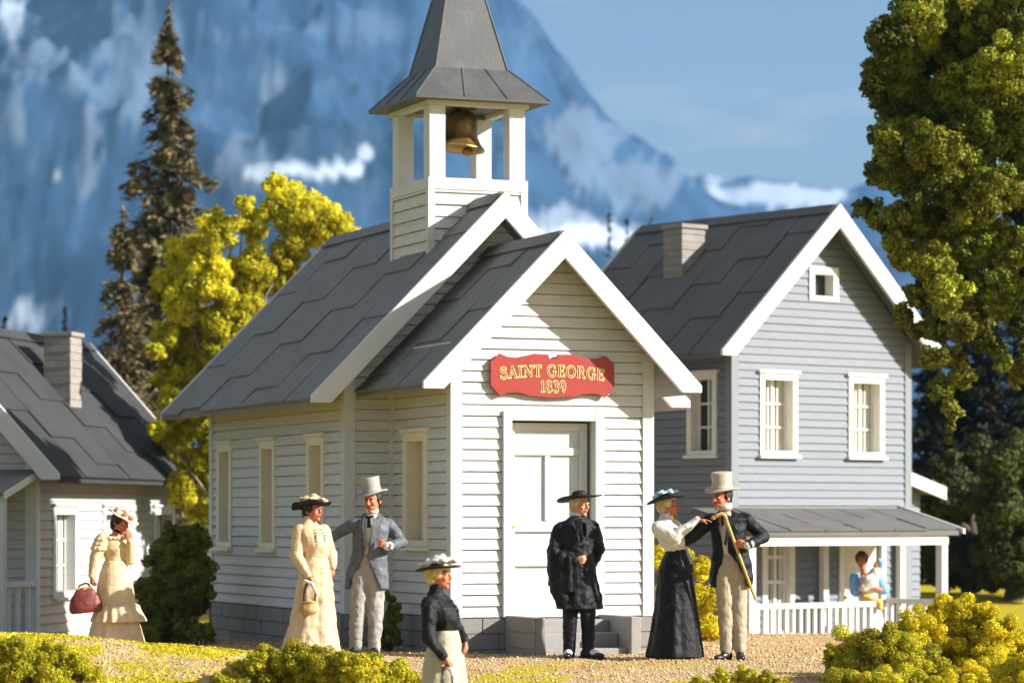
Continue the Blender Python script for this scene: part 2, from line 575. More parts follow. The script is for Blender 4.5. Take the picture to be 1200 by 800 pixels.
def chimney(root, cx, cy, z0, z1, wx, wy, label=None):
    c = MB()
    h = 0.11
    z = z0
    k = 0
    while z < z1 - 0.06:
        zt = min(z + h, z1 - 0.06)
        g = 0.004 if k % 2 else 0.0
        c.box((cx - wx / 2 + g, cy - wy / 2 + g, z), (cx + wx / 2 - g, cy + wy / 2 - g, zt - 0.008))
        c.box((cx - wx / 2 + 0.012, cy - wy / 2 + 0.012, zt - 0.008), (cx + wx / 2 - 0.012, cy + wy / 2 - 0.012, zt))
        z = zt
        k += 1
    o = c.build('chimney', M['chimney'], root)
    MB().box((cx - wx / 2 - 0.03, cy - wy / 2 - 0.03, z1 - 0.06), (cx + wx / 2 + 0.03, cy + wy / 2 + 0.03, z1)).build('chimney_cap', M['chimney'], o, bevel=0.006)
    return o


def railing(name, root, p0, p1, top, bottom, n, m='white'):
    """top rail, bottom rail and balusters as one part set"""
    p0, p1 = Vector(p0), Vector(p1)
    d = (p1 - p0)
    L = d.length
    d.normalize()
    X = framed(p0, d, Vector((-d.y, d.x, 0)))
    r = MB()
    r.box((0, -0.045, top - 0.075), (L, 0.045, top), X)
    o = r.build(name, M[m], root, bevel=0.008)
    MB().box((0, -0.03, bottom), (L, 0.03, bottom + 0.06), X).build('bottom_rail', M[m], o)
    for i in range(n):
        u = (i + 0.5) / n * L
        MB().box((u - 0.026, -0.024, bottom + 0.061), (u + 0.026, 0.024, top - 0.076), X).build('baluster', M[m], o)
    return o


# ================================================================== CHURCH
CH_LOC, CH_YAW = (0.428, 32.42, 0.0), 0.3798
church = empty('church', CH_LOC, CH_YAW, 'white clapboard church with dark grey roofs and an open belfry, people gathered at its door', 'church')
PW, MW, Y1, Y2 = 1.1315, 1.675, 1.848, 7.07
ZB = 0.42
XH = lambda axis, val, px, py: hit(CH_LOC, CH_YAW, axis, val, px, py)

# openings measured on the facade planes
d0 = XH(1, 0, 588, 481)
d1 = XH(1, 0, 706, 481)
door_u0, door_u1, door_z1 = d0.x, d1.x, d0.z
fw_d = 0.10
w = MB()
front_poly = [(-PW, ZB), (PW, ZB), (PW, 3.24), (0, 4.40), (-PW, 3.24)]
siding(w, (0, 0, 0), (1, 0, 0), (0, -1, 0), front_poly, [(door_u0 + 0.03, door_u1 - 0.03, ZB, door_z1 - 0.03)])
pwa, pwb = XH(0, -PW, 503, 505), XH(0, -PW, 475, 640)
pw_rect = (min(pwa.y, pwb.y), max(pwa.y, pwb.y), pwb.z, pwa.z)
for s in (-1, 1):
    op = [(pw_rect[0] + 0.03, pw_rect[1] - 0.03, pw_rect[2] + 0.03, pw_rect[3] - 0.03)]
    siding(w, (s * PW, 0, 0), (0, 1, 0), (s, 0, 0), [(0, ZB), (Y1, ZB), (Y1, 3.30), (0, 3.30)], op)
w.build('porch_wall', M['siding'], church)
# main body
wins = []
for (pa, ya, pb, yb) in ((253, 521, 277, 643), (303, 516, 328, 643), (358, 513, 386, 643)):
    a, b = XH(0, -MW, pa, ya), XH(0, -MW, pb, yb)
    zt = XH(0, -MW, pa, ya).z
    wins.append((min(a.y, b.y), max(a.y, b.y), b.z, zt))
zlo = sum(q[2] for q in wins) / 3
zhi = sum(q[3] for q in wins) / 3
wd = 0.62
cys = [(q[0] + q[1]) / 2 for q in wins]
print('church windows', wins, 'porch', pw_rect, 'door', door_u0, door_u1, door_z1)
wins = [(c - wd / 2, c + wd / 2, zlo, zhi) for c in cys]
w = MB()
for s in (-1, 1):
    siding(w, (s * MW, 0, 0), (0, 1, 0), (s, 0, 0), [(Y1, ZB), (Y2, ZB), (Y2, 3.18), (Y1, 3.18)], [(q[0] + 0.03, q[1] - 0.03, q[2] + 0.03, q[3] - 0.03) for q in wins])
for yy, n in ((Y1, -1), (Y2, 1)):
    siding(w, (0, yy, 0), (1, 0, 0), (0, n, 0), [(-MW, ZB), (MW, ZB), (MW, 3.18), (0, 4.87), (-MW, 3.18)])
w.build('wall', M['siding'], church)
for q in wins:
    for s in (-1, 1):
        window(church, (s * MW, 0, 0), (0, 1, 0), (s, 0, 0), q[0], q[1], q[2], q[3], fw=0.10, depth=0.13, rows=1, cols=1, m='church_frame')
for s in (-1, 1):
    window(church, (s * PW, 0, 0), (0, 1, 0), (s, 0, 0), *pw_rect, fw=0.10, depth=0.13, rows=1, cols=1, m='church_frame')
# corner boards
for (x, y, sx, sy, zt) in ((-PW, 0, -1, -1, 3.22), (PW, 0, 1, -1, 3.22), (-MW, Y1, -1, -1, 3.1), (MW, Y1, 1, -1, 3.1), (-MW, Y2, -1, 1, 3.1), (MW, Y2, 1, 1, 3.1)):
    t, wv = 0.03, 0.10
    c = MB()
    x0, y0 = x + sx * t, y + sy * t
    prof = [(x0, y0), (x - sx * wv, y0), (x - sx * wv, y0 - sy * (t - 0.002)), (x0 - sx * (t - 0.002), y0 - sy * (t - 0.002)), (x0 - sx * (t - 0.002), y - sy * wv), (x0, y - sy * wv)]
    c.prism([Vector((a, b, ZB)) for a, b in prof], (0, 0, zt - ZB))
    c.build('corner_board', M['white'], church, bevel=0.003)
for s in (-1, 1):       # inner corner strips
    MB().box((s * PW + (0.0 if s > 0 else -0.05), Y1 - 0.05, ZB), (s * PW + (0.05 if s > 0 else 0.0), Y1 - 0.001, 3.2)).build('corner_board', M['white'], church)


def blockwork(mb, mo, O, U, Nn, u0, u1, z0, z1, ch=0.165, bl=0.36, proud=0.03):
    X = framed(O, U, Nn)
    mo.box((u0, -0.10, z0), (u1, proud - 0.010, z1 - 0.002), X)
    z = z1
    k = 0
    while z > z0 + 0.02:
        zb_ = max(z0, z - ch)
        u = u0 - (bl / 2 if k % 2 else 0)
        while u < u1:
            a, b = max(u, u0), min(u + bl, u1)
            if b - a > 0.04:
                e = random.uniform(-0.004, 0.004)
                mb.box((a + 0.006, 0.0, zb_ + 0.006), (b - 0.006, proud + e, z - 0.006), X)
            u += bl
        z -= ch
        k += 1


bk, mo = MB(), MB()
zg = -0.16
blockwork(bk, mo, (0, 0, 0), (1, 0, 0), (0, -1, 0), -PW - 0.03, PW + 0.03, zg, ZB)
blockwork(bk, mo, (0, Y1, 0), (1, 0, 0), (0, -1, 0), -MW - 0.03, -PW - 0.03, zg, ZB)
blockwork(bk, mo, (0, Y1, 0), (1, 0, 0), (0, -1, 0), PW + 0.03, MW + 0.03, zg, ZB)
blockwork(bk, mo, (0, Y2, 0), (1, 0, 0), (0, 1, 0), -MW - 0.03, MW + 0.03, zg, ZB)
for s in (-1, 1):
    blockwork(bk, mo, (s * PW, 0, 0), (0, 1, 0), (s, 0, 0), 0.0, Y1 - 0.03, zg, ZB)
    blockwork(bk, mo, (s * MW, 0, 0), (0, 1, 0), (s, 0, 0), Y1, Y2, zg, ZB)
fo = bk.build('foundation', M['block'], church)
mo.build('mortar', M['mortar'], fo)

gable_roof(church, 0, 1.40, 7.40, 2.213, 5.0, 2.75, 0.09, 0.80, 1.30)
gable_roof(church, 0, -0.29, Y1 - 0.01, 1.557, 4.43, 2.845, 0.08, 0.72, 1.15, back=False)

# door
dz1 = door_z1
X0 = framed((0, 0, 0), (1, 0, 0), (0, -1, 0))
dp = MB()
iu0, iu1, iz1 = door_u0 + fw_d, door_u1 - 0.135, dz1 - 0.10
dp.box((iu0 - 0.01, -0.16, ZB + 0.03), (iu1 + 0.0, -0.12, iz1 - 0.02), X0)
W_ = iu1 - iu0
H_ = iz1 - ZB
st = 0.085
rails = [(0.0, 0.09), (0.25, 0.30), (0.43, 0.485), (0.83, 0.87), (0.96, 1.0)]
for a, b in rails:
    dp.box((iu0 + st + 0.001, -0.121, ZB + 0.03 + a * (H_ - 0.05)), (iu1 - st - 0.001, -0.092, ZB + 0.03 + b * (H_ - 0.05)), X0)
for (a, b) in ((iu0, iu0 + st), (iu1 - st, iu1)):
    dp.box((a, -0.121, ZB + 0.03), (b, -0.090, iz1 - 0.02), X0)
um = (iu0 + iu1) / 2
dp.box((um - 0.03, -0.121, ZB + 0.03 + 0.487 * (H_ - 0.05)), (um + 0.03, -0.093, ZB + 0.03 + 0.828 * (H_ - 0.05)), X0)
door = dp.build('door', M['door'], church, bevel=0.006)
df = MB()
df.box((door_u0, -0.20, ZB + 0.002), (door_u0 + fw_d, 0.05, dz1), X0)
df.box((door_u1 - fw_d, -0.20, ZB + 0.002), (door_u1, 0.05, dz1), X0)
df.box((door_u0 + fw_d, -0.20, dz1 - 0.10), (door_u1 - fw_d, 0.048, dz1), X0)
df.box((door_u0 + fw_d, -0.20, ZB + 0.002), (door_u1 - fw_d, 0.03, ZB + 0.03), X0)
df.build('door_frame', M['white'], door, bevel=0.005)
MB().box((iu0 - 0.05, -0.24, ZB), (door_u1 - 0.02, -0.20, dz1), X0).build('door_backing', M['iron'], door)
MB().lathe([(0.001, 0), (0.02, 0.004), (0.026, 0.02), (0.018, 0.036), (0.001, 0.04)], 12, X0 @ Matrix.Translation((iu0 + 0.05, -0.088, 1.38)) @ Matrix.Rotation(-math.pi / 2, 4, 'X')).build('door_knob', M['brass'], door, True)

# belfry
BX, BY0, BY1, BZ = 0.57, 2.20, 3.42, 5.26
BC = (BY0 + BY1) / 2
bel = MB()
zt = BZ - 0.13
for s in (-1, 1):
    siding(bel, (s * BX, 0, 0), (0, 1, 0), (s, 0, 0), [(BY0, 4.28), (BY1, 4.28), (BY1, zt), (BY0, zt)], pitch=0.135)
for yy, n in ((BY0, -1), (BY1, 1)):
    siding(bel, (0, yy, 0), (1, 0, 0), (0, n, 0), [(-BX, 4.28), (BX, 4.28), (BX, zt), (-BX, zt)], pitch=0.135)
belfry = bel.build('belfry', M['siding'], church)
MB().box((-BX - 0.03, BY0 - 0.03, zt), (BX + 0.03, BY1 + 0.03, BZ)).build('belfry_rail', M['white'], belfry, bevel=0.005)
for sx in (-1, 1):
    for yy, sy in ((BY0, -1), (BY1, 1)):
        MB().box((min(sx * BX + sx * 0.028, sx * BX - sx * 0.05), min(yy + sy * 0.028, yy - sy * 0.05), 4.28), (max(sx * BX + sx * 0.028, sx * BX - sx * 0.05), max(yy + sy * 0.028, yy - sy * 0.05), zt - 0.001)).build('corner_board', M['white'], belfry)
        cx, cy = sx * (BX - 0.09), yy - sy * 0.09
        MB().box((cx - 0.095, cy - 0.095, BZ + 0.001), (cx + 0.095, cy + 0.095, 6.07)).build('post', M['white'], belfry, bevel=0.004)
hd = MB()
hx, hy = BX + 0.04, (BY1 - BY0) / 2 + 0.04
for s in (-1, 1):
    hd.box((-hx, BC + s * hy - 0.11 * (s > 0) , 6.071), (hx, BC + s * hy + 0.11 * (s < 0), 6.128))
    hd.box((s * hx - 0.11 * (s > 0), BC - hy + 0.112, 6.071), (s * hx + 0.11 * (s < 0), BC + hy - 0.112, 6.128))
hd.build('header_beam', M['white'], belfry)
sk = MB()
E0, E1, ZE, ZU, ZA = 0.80, 0.445, 6.15, 6.52, 8.36
lo = [(-E0, BC - E0, ZE), (E0, BC - E0, ZE), (E0, BC + E0, ZE), (-E0, BC + E0, ZE)]
hi = [(-E1, BC - E1, ZU), (E1, BC - E1, ZU), (E1, BC + E1, ZU), (-E1, BC + E1, ZU)]
ul = [(p[0], p[1], ZE - 0.03) for p in lo]
sk.add(ul + lo + hi, [(0, 1, 2, 3)] + [(i, (i + 1) % 4, 4 + (i + 1) % 4, 4 + i) for i in range(4)] + [(4 + i, 4 + (i + 1) % 4, 8 + (i + 1) % 4, 8 + i) for i in range(4)] + [(8, 9, 10, 11)])
# raised seams
for i in range(4):
    a0, a1, b0, b1 = Vector(lo[i]), Vector(lo[(i + 1) % 4]), Vector(hi[i]), Vector(hi[(i + 1) % 4])
    nrm = (a1 - a0).cross(b0 - a0).normalized()
    for t in (0.0, 0.36, 0.68):
        p, q = a0.lerp(a1, t), b0.lerp(b1, t)
        sk.tube([p + nrm * 0.002, q + nrm * 0.002], 0.009, 6)
sko = sk.build('belfry_roof', M['metal_roof'], belfry)
sp = MB()
e = E1 - 0.012
lo = [(-e, BC - e, ZU + 0.002), (e, BC - e, ZU + 0.002), (e, BC + e, ZU + 0.002), (-e, BC + e, ZU + 0.002)]
sp.add(lo + [(0, BC, ZA)], [(3, 2, 1, 0), (0, 1, 4), (1, 2, 4), (2, 3, 4), (3, 0, 4)])
for i in range(4):
    sp.tube([Vector(lo[i]), Vector((0, BC, ZA))], [0.012, 0.008], 6)
spo = sp.build('spire', M['metal_roof'], sko)
MB().box((-0.04, BY0 + 0.15, 6.062), (0.04, BY1 - 0.15, 6.119)).build('bell_beam', M['iron'], belfry)

# bell (hangs free)
CHM = Matrix.Translation(Vector(CH_LOC)) @ Matrix.Rotation(CH_YAW, 4, 'Z')
bw_ = CHM @ Vector((0.02, BC - 0.12, 6.09))
bell = empty('bell', bw_, CH_YAW, 'aged bronze bell with a flared golden lip, hung in the open belfry', 'bell')
bell.scale = (1.22, 1.22, 1.08)
prof = [(0.001, 0), (0.05, 0), (0.10, -0.02), (0.135, -0.06), (0.15, -0.12), (0.155, -0.20), (0.17, -0.27), (0.20, -0.33), (0.245, -0.385), (0.255, -0.405), (0.25, -0.415), (0.22, -0.40), (0.15, -0.30), (0.12, -0.15), (0.001, -0.10)]
MB().lathe(prof, 32, Matrix.Rotation(math.radians(8), 4, 'Y')).build('bell_body', M['bronze'], bell, True)
MB().ell((0.04, 0, -0.43), (0.055, 0.055, 0.05), None).tube([(0, 0, -0.1), (0.04, 0, -0.40)], 0.012).build('clapper', M['clapper'], bell, True)
MB().box((-0.10, -0.045, 0.0), (0.10, 0.045, 0.055)).build('yoke', M['iron'], bell, bevel=0.01)

# sign
sa, sb = XH(1, -0.07, 575, 440), XH(1, -0.07, 720, 440)
scx, scz = (sa.x + sb.x) / 2, (XH(1, -0.07, 647, 415).z + XH(1, -0.07, 647, 465).z) / 2
shw = (sb.x - sa.x) / 2
shh = 0.222
half = [(0.0, 0.78), (0.055, 0.80), (0.075, 1.0), (0.30, 1.02), (0.46, 0.90), (0.60, 0.82), (0.74, 0.86), (0.85, 1.0), (1.0, 0.62)]
top = [(-x, z) for x, z in half[::-1]] + half[1:]
halfb = [(1.0, -0.50), (0.85, -1.0), (0.74, -0.86), (0.62, -0.82), (0.50, -0.86), (0.36, -0.98), (0.0, -1.05)]
bot = halfb + [(-x, z) for x, z in halfb[::-1][1:]]
outl = [(x * shw, z * shh) for x, z in top + bot]
sg_w = CHM @ Vector((scx, -0.07, scz))
sign = empty('church_sign', sg_w, CH_YAW, 'scalloped red sign with gilt lettering above the church door', 'sign')
MB().prism([Vector((x, 0, z)) for x, z in outl], (0, 0.03, 0)).build('sign_board', M['sign_red'], sign, bevel=0.003)
for x in (-0.4, 0.4):
    MB().box((x - 0.02, 0.031, -0.03), (x + 0.02, 0.065, 0.03)).build('spacer', M['iron'], sign)

# serif capitals drawn as weighted strokes in a unit box (u 0..w, v 0..1): (weight, points)
def arc(cx, cy, rx, ry, a0, a1, n=12):
    return [(cx + rx * math.cos(math.radians(a0 + (a1 - a0) * i / n)), cy + ry * math.sin(math.radians(a0 + (a1 - a0) * i / n))) for i in range(n + 1)]


TH, TN = 0.15, 0.07
def serif(x, y, w_=0.26):
    return (0.06, [(x - w_ / 2, y), (x + w_ / 2, y)])


GL = {
    'S': (0.62, [(TH, arc(0.31, 0.74, 0.22, 0.23, 35, 200) + arc(0.31, 0.27, 0.24, 0.25, 60, -150)), (0.06, [(0.52, 0.96), (0.52, 0.74)]), (0.06, [(0.06, 0.05), (0.06, 0.28)])]),
    'A': (0.86, [(TN, [(0.12, 0.03), (0.42, 1.0)]), (TH, [(0.42, 1.0), (0.74, 0.03)]), (TN, [(0.24, 0.36), (0.62, 0.36)]), serif(0.12, 0.03), serif(0.74, 0.03)]),
    'I': (0.36, [(TH, [(0.18, 0.03), (0.18, 0.97)]), serif(0.18, 0.03, 0.34), serif(0.18, 0.97, 0.34)]),
    'N': (0.90, [(TN, [(0.16, 0.03), (0.16, 0.97)]), (TH, [(0.16, 0.97), (0.74, 0.03)]), (TN, [(0.74, 0.03), (0.74, 0.97)]), serif(0.16, 0.03), serif(0.13, 0.97), serif(0.74, 0.97)]),
    'T': (0.74, [(TH, [(0.37, 0.03), (0.37, 0.97)]), (TN, [(0.04, 0.97), (0.70, 0.97)]), (0.06, [(0.05, 0.97), (0.05, 0.76)]), (0.06, [(0.69, 0.97), (0.69, 0.76)]), serif(0.37, 0.03, 0.34)]),
    'G': (0.88, [(TH, arc(0.44, 0.5, 0.36, 0.47, 50, 310, 18)), (TH, [(0.70, 0.08), (0.70, 0.44)]), serif(0.70, 0.45, 0.30), (0.06, [(0.70, 0.95), (0.70, 0.72)])]),
    'E': (0.72, [(TH, [(0.18, 0.03), (0.18, 0.97)]), (TN, [(0.04, 0.97), (0.62, 0.97)]), (TN, [(0.18, 0.52), (0.48, 0.52)]), (TN, [(0.04, 0.03), (0.66, 0.03)]), (0.06, [(0.61, 0.97), (0.61, 0.76)]), (0.06, [(0.65, 0.03), (0.65, 0.26)]), (0.06, [(0.48, 0.42), (0.48, 0.62)])]),
    'O': (0.90, [(TH, arc(0.45, 0.5, 0.36, 0.47, 0, 360, 24))]),
    'R': (0.84, [(TH, [(0.18, 0.03), (0.18, 0.97)]), (TN, [(0.06, 0.97), (0.36, 0.97)]), (TH, arc(0.38, 0.73, 0.20, 0.24, 90, -90)), (TN, [(0.18, 0.49), (0.40, 0.49)]), (TH, [(0.42, 0.47), (0.72, 0.03)]), serif(0.18, 0.03), serif(0.74, 0.03, 0.2)]),
    '1': (0.42, [(TH, [(0.22, 0.03), (0.22, 0.97)]), (TN, [(0.05, 0.82), (0.22, 0.97)]), serif(0.22, 0.03, 0.36)]),
    '8': (0.62, [(TH, arc(0.31, 0.74, 0.19, 0.22, 0, 360, 18)), (TH, arc(0.31, 0.27, 0.23, 0.25, 0, 360, 18))]),
    '3': (0.60, [(TH, arc(0.27, 0.74, 0.20, 0.22, 150, -90)), (TH, arc(0.27, 0.27, 0.24, 0.25, 90, -150))]),
    '9': (0.62, [(TH, arc(0.31, 0.68, 0.22, 0.28, 0, 360, 18)), (TH, [(0.53, 0.66), (0.50, 0.32), (0.34, 0.04)])]),
}


def stroke(mb, pts, w_, y, fmap, th):
    """a ribbon of width w_ along pts, mapped to the board by fmap, th thick"""
    n = len(pts)
    L_, R_ = [], []
    for i, (x, z) in enumerate(pts):
        x0, z0 = pts[max(i - 1, 0)]
        x1, z1 = pts[min(i + 1, n - 1)]
        dx, dz = x1 - x0, z1 - z0
        l = math.hypot(dx, dz) or 1
        nx, nz = -dz / l * w_ / 2, dx / l * w_ / 2
        ex = (dx / l * w_ * 0.25 if i == n - 1 else (-dx / l * w_ * 0.25 if i == 0 else 0))
        ez = (dz / l * w_ * 0.25 if i == n - 1 else (-dz / l * w_ * 0.25 if i == 0 else 0))
        L_.append(fmap(x + nx + ex, z + nz + ez))
        R_.append(fmap(x - nx + ex, z - nz + ez))
    for i in range(n - 1):
        q = [L_[i], L_[i + 1], R_[i + 1], R_[i]]
        mb.prism([Vector((a, y, b)) for a, b in q], (0, -th, 0))


def lettering(text, cx, cz, h, width, bow, name):
    adv = sum((0.42 if ch == ' ' else GL[ch][0] + 0.10) for ch in text)
    kx = width / adv
    gold, dark = MB(), MB()
    x = 0.0

    def flush():
        g = gold.build(name, M['gold'], sign)
        dark.build('letter_inlay', M['dark_letter'], g)
    i = 0
    for ch in text:
        if ch == ' ':
            x += 0.42
            flush()
            gold, dark = MB(), MB()
            continue
        wdt, strokes = GL[ch]

        def fmap(u, v, x=x):
            X_ = (x + u) * kx - width / 2
            Z_ = (v - 0.5) * h
            ang = -X_ * bow
            zz = -0.5 * bow * X_ * X_
            return (cx + X_ + math.sin(-ang) * Z_ * 0.6, cz + zz + Z_)
        for k, (wt, pts) in enumerate(strokes):
            y = -0.0015 - 0.0004 * ((k + i) % 5)
            stroke(gold, pts, wt + 0.10, y, fmap, 0.003)
            if wt > 0.06:
                stroke(dark, pts, wt * 0.55, y - 0.0042, fmap, 0.002)
        x += wdt + 0.10
        i += 1
    flush()


lettering('SAINT GEORGE', 0.0, 0.050, 0.118, shw * 1.70, 0.21, 'name_lettering')
lettering('1839', 0.005, -0.115, 0.118, shw * 0.42, 0.05, 'year_lettering')

# steps
sx0, sx1 = XH(1, -0.03, 592, 724).x, XH(1, -0.03, 712, 724).x
st_loc = CHM @ Vector(((sx0 + sx1) / 2, -0.034, 0))
steps = empty('church_steps', st_loc, CH_YAW, 'short flight of grey concrete steps between low walls below the white church door', 'steps')
hw = (sx1 - sx0) / 2
SL = 0.86
for s in (-1, 1):
    cb = MB()
    x0, x1 = (s * hw, s * (hw - 0.11)) if s < 0 else (s * (hw - 0.11), s * hw)
    cb.box((x0, -SL, -0.2), (x1, -0.002, 0.445))
    o_ = cb.build('side_wall', M['concrete'], steps, bevel=0.008)
    if s < 0:
        g = MB()
        for k in range(3):
            z = -0.05 + 0.165 * k
            g.box((x0 - 0.012, -SL + 0.01, z + 0.008), (x0 - 0.001, -0.06, z + 0.157))
        g.build('block_facing', M['block'], o_, bevel=0.004)
for k, (ya, zz) in enumerate(((-0.30, 0.40), (-0.54, 0.27), (-0.78, 0.12))):
    MB().box((-hw + 0.112, ya, -0.2), (hw - 0.112, -0.004 if k == 0 else (-0.302 if k == 1 else -0.542), zz)).build('step', M['concrete'], steps, bevel=0.01)

# ================================================================== RIGHT HOUSE
RH_LOC, RH_YAW = (2.9686, 41.5, 0.0), 0.6758
RW, RL = 3.4204, 3.55
rh = empty('blue_grey_house', (RH_LOC[0], RH_LOC[1], 0), RH_YAW, 'two-storey blue grey clapboard house with a railed front porch, standing behind the church', 'house')
RHT = lambda axis, val, px, py: hit(RH_LOC, RH_YAW, axis, val, px, py)
RZ0 = -0.75
wz0, wz1 = 2.317, 3.436
aw = (0.50, 1.206)
bw2 = (2.194, 2.90)
sw1 = (0.28, 0.88)
sw2 = (1.75, 2.35)
qa, qb = RHT(1, 0, 947, 312), RHT(1, 0, 981, 354)
fd0, fd1 = RHT(1, 0, 892, 630).x, RHT(1, 0, 930, 630).x
dr0, dr1 = RHT(1, 0, 982, 640).x, RHT(1, 0, 1036, 640).x
w = MB()
siding(w, (0, 0, 0), (1, 0, 0), (0, -1, 0), [(0, RZ0), (RW, RZ0), (RW, 3.95), (RW / 2, 5.62), (0, 3.95)],
       [(aw[0] + .03, aw[1] - .03, wz0 + .03, wz1 - .03), (bw2[0] + .03, bw2[1] - .03, wz0 + .03, wz1 - .03), (qa.x + .03, qb.x - .03, qb.z + .03, qa.z - .03),
        (fd0 + .03, fd1 - .03, -0.5, 1.32), (dr0 + .03, dr1 - .03, -0.54, 1.32)], pitch=0.108, t=0.02, gap=0.007)
siding(w, (0, 0, 0), (0, 1, 0), (-1, 0, 0), [(0, RZ0), (RL, RZ0), (RL, 3.95), (0, 3.95)], [(sw1[0] + .03, sw1[1] - .03, wz0 + .03, wz1 - .03), (sw2[0] + .03, sw2[1] - .03, wz0 + .03, wz1 - .03)], pitch=0.108, gap=0.007)
siding(w, (RW, 0, 0), (0, 1, 0), (1, 0, 0), [(0, RZ0), (RL, RZ0), (RL, 3.95), (0, 3.95)], pitch=0.108, gap=0.007)
siding(w, (0, RL, 0), (1, 0, 0), (0, 1, 0), [(0, RZ0), (RW, RZ0), (RW, 3.95), (RW / 2, 5.62), (0, 3.95)], pitch=0.108, gap=0.007)
w.build('wall', M['siding_blue'], rh)
M['blue_trim'] = mat('blue_grey_trim', (0.20, 0.22, 0.24), 0.6, 0.05, 4)
for (x, y, sx, sy) in ((0, 0, -1, -1), (RW, 0, 1, -1), (0, RL, -1, 1), (RW, RL, 1, 1)):
    t, wv = 0.028, 0.10
    x0, y0 = x + sx * t, y + sy * t
    prof = [(x0, y0), (x - sx * wv, y0), (x - sx * wv, y0 - sy * (t - 0.002)), (x0 - sx * (t - 0.002), y0 - sy * (t - 0.002)), (x0 - sx * (t - 0.002), y - sy * wv), (x0, y - sy * wv)]
    MB().prism([Vector((a, b, RZ0)) for a, b in prof], (0, 0, 3.93 - RZ0)).build('corner_board', M['blue_trim'], rh)
for q in (aw, bw2):
    window(rh, (0, 0, 0), (1, 0, 0), (0, -1, 0), q[0], q[1], wz0, wz1, fw=0.09, depth=0.14, rows=3, cols=2, m='cream_frame', glass='dark_glass', curtain=True, muntin=0.03)
for q in (sw1, sw2):
    window(rh, (0, 0, 0), (0, 1, 0), (-1, 0, 0), q[0], q[1], wz0, wz1, fw=0.09, depth=0.14, rows=3, cols=2, m='cream_frame', glass='dark_glass', muntin=0.03)
window(rh, (0, 0, 0), (1, 0, 0), (0, -1, 0), qa.x, qb.x, qb.z, qa.z, fw=0.10, depth=0.14, rows=1, cols=1, m='cream_frame', glass='dark_glass', cap=False)
window(rh, (0, 0, 0), (1, 0, 0), (0, -1, 0), fd0, fd1, -0.5, 1.36, fw=0.09, depth=0.08, rows=5, cols=2, m='cream_frame', glass='dark_glass', curtain=True, muntin=0.05, name='french_window')
X1 = framed((0, 0, 0), (1, 0, 0), (0, -1, 0))
dd = MB()
dd.box((dr0 + 0.08, -0.09, -0.54), (dr1 - 0.08, -0.04, 1.28), X1)
for (a, b, c, d) in ((0.14, 0.44, -0.40, 0.2), (0.56, 0.86, -0.40, 0.2), (0.14, 0.86, 0.36, 1.1)):
    wd_ = dr1 - dr0
    dd.box((dr0 + a * wd_, -0.041, c), (dr0 + b * wd_, -0.028, d), X1)
dro = dd.build('door', M['cream_door'], rh, bevel=0.006)
f = MB()
f.box((dr0, -0.1, -0.54), (dr0 + 0.08, 0.04, 1.36), X1).box((dr1 - 0.08, -0.1, -0.54), (dr1, 0.04, 1.36), X1).box((dr0 + 0.08, -0.1, 1.28), (dr1 - 0.08, 0.038, 1.36), X1)
f.build('door_frame', M['cream_frame'], dro)
MB().ell((0, 0, 0), (0.03, 0.03, 0.03), X1 @ Matrix.Translation((dr0 + 0.15, -0.01, 0.35))).build('door_knob', M['brass'], dro, True)
gable_roof(rh, RW / 2, -0.293, 3.82, 2.177, 5.742, 3.681, 0.10, 0.55, 1.25, m='roof_far', barge='white', bw=0.28)
ca, cb_ = None, None
# chimney on the left slope
cc = [(p, RHT(1, 2.2, p[0], p[1])) for p in ((803, 255), (842, 255), (822, 325))]
chx = cc[2][1].x
chimney(rh, 0.98, 2.05, 4.6, 5.62, 0.44, 0.40)
# porch
px0, px1, po = -0.75, 2.95, 1.2
pz_w, pz_e = 1.60, 1.284
pr = MB()
pr.prism([Vector((px0, 0, pz_w)), Vector((px0, -po, pz_e)), Vector((px0, -po, pz_e - 0.06)), Vector((px0, 0, pz_w - 0.07))], (px1 + 0.25 - px0, 0, 0))
up = Vector((0, po, pz_w - pz_e)).normalized()
nr = Vector((0, -(pz_w - pz_e), po)).normalized()
roof_sheets(pr, Vector((px0, -po - 0.02, pz_e)) + nr * 0.001, Vector((1, 0, 0)), up, nr, px1 + 0.25 - px0, math.hypot(po, pz_w - pz_e) - 0.03, 0.62, 1.4, 0.008)
por = pr.build('porch_roof', M['roof_far'], rh)
fa = MB()
fa.prism([Vector((px1 + 0.252, 0, pz_w + 0.04)), Vector((px1 + 0.252, -po - 0.05, pz_e + 0.03)), Vector((px1 + 0.252, -po - 0.05, pz_e - 0.04)), Vector((px1 + 0.252, 0, pz_w - 0.05))], (0.04, 0, 0))
fa.build('bargeboard', M['white'], por)
MB().box((px0, -1.15, pz_e - 0.19), (px1 + 0.06, -1.05, pz_e - 0.063)).build('porch_beam', M['cream_frame'], rh)
MB().box((px0, -1.19, -0.72), (px1 + 0.08, -0.03, -0.545)).build('porch_floor', M['concrete'], rh)
for x in (-0.70, 2.93):
    MB().box((x - 0.06, -1.16, -0.543), (x + 0.06, -1.04, pz_e - 0.192)).build('porch_post', M['white'], rh, bevel=0.006)
for x in (1.66, RW - 0.25):
    MB().box((x - 0.05, -0.13, -0.543), (x + 0.05, -0.03, 1.45)).build('porch_post', M['cream_frame'], rh, bevel=0.006)
railing('railing', rh, (-0.64, -1.1, 0), (1.60, -1.1, 0), 0.335, -0.45, 17)
railing('railing', rh, (2.93, -0.05, 0), (2.93, -1.03, 0), 0.335, -0.45, 6)
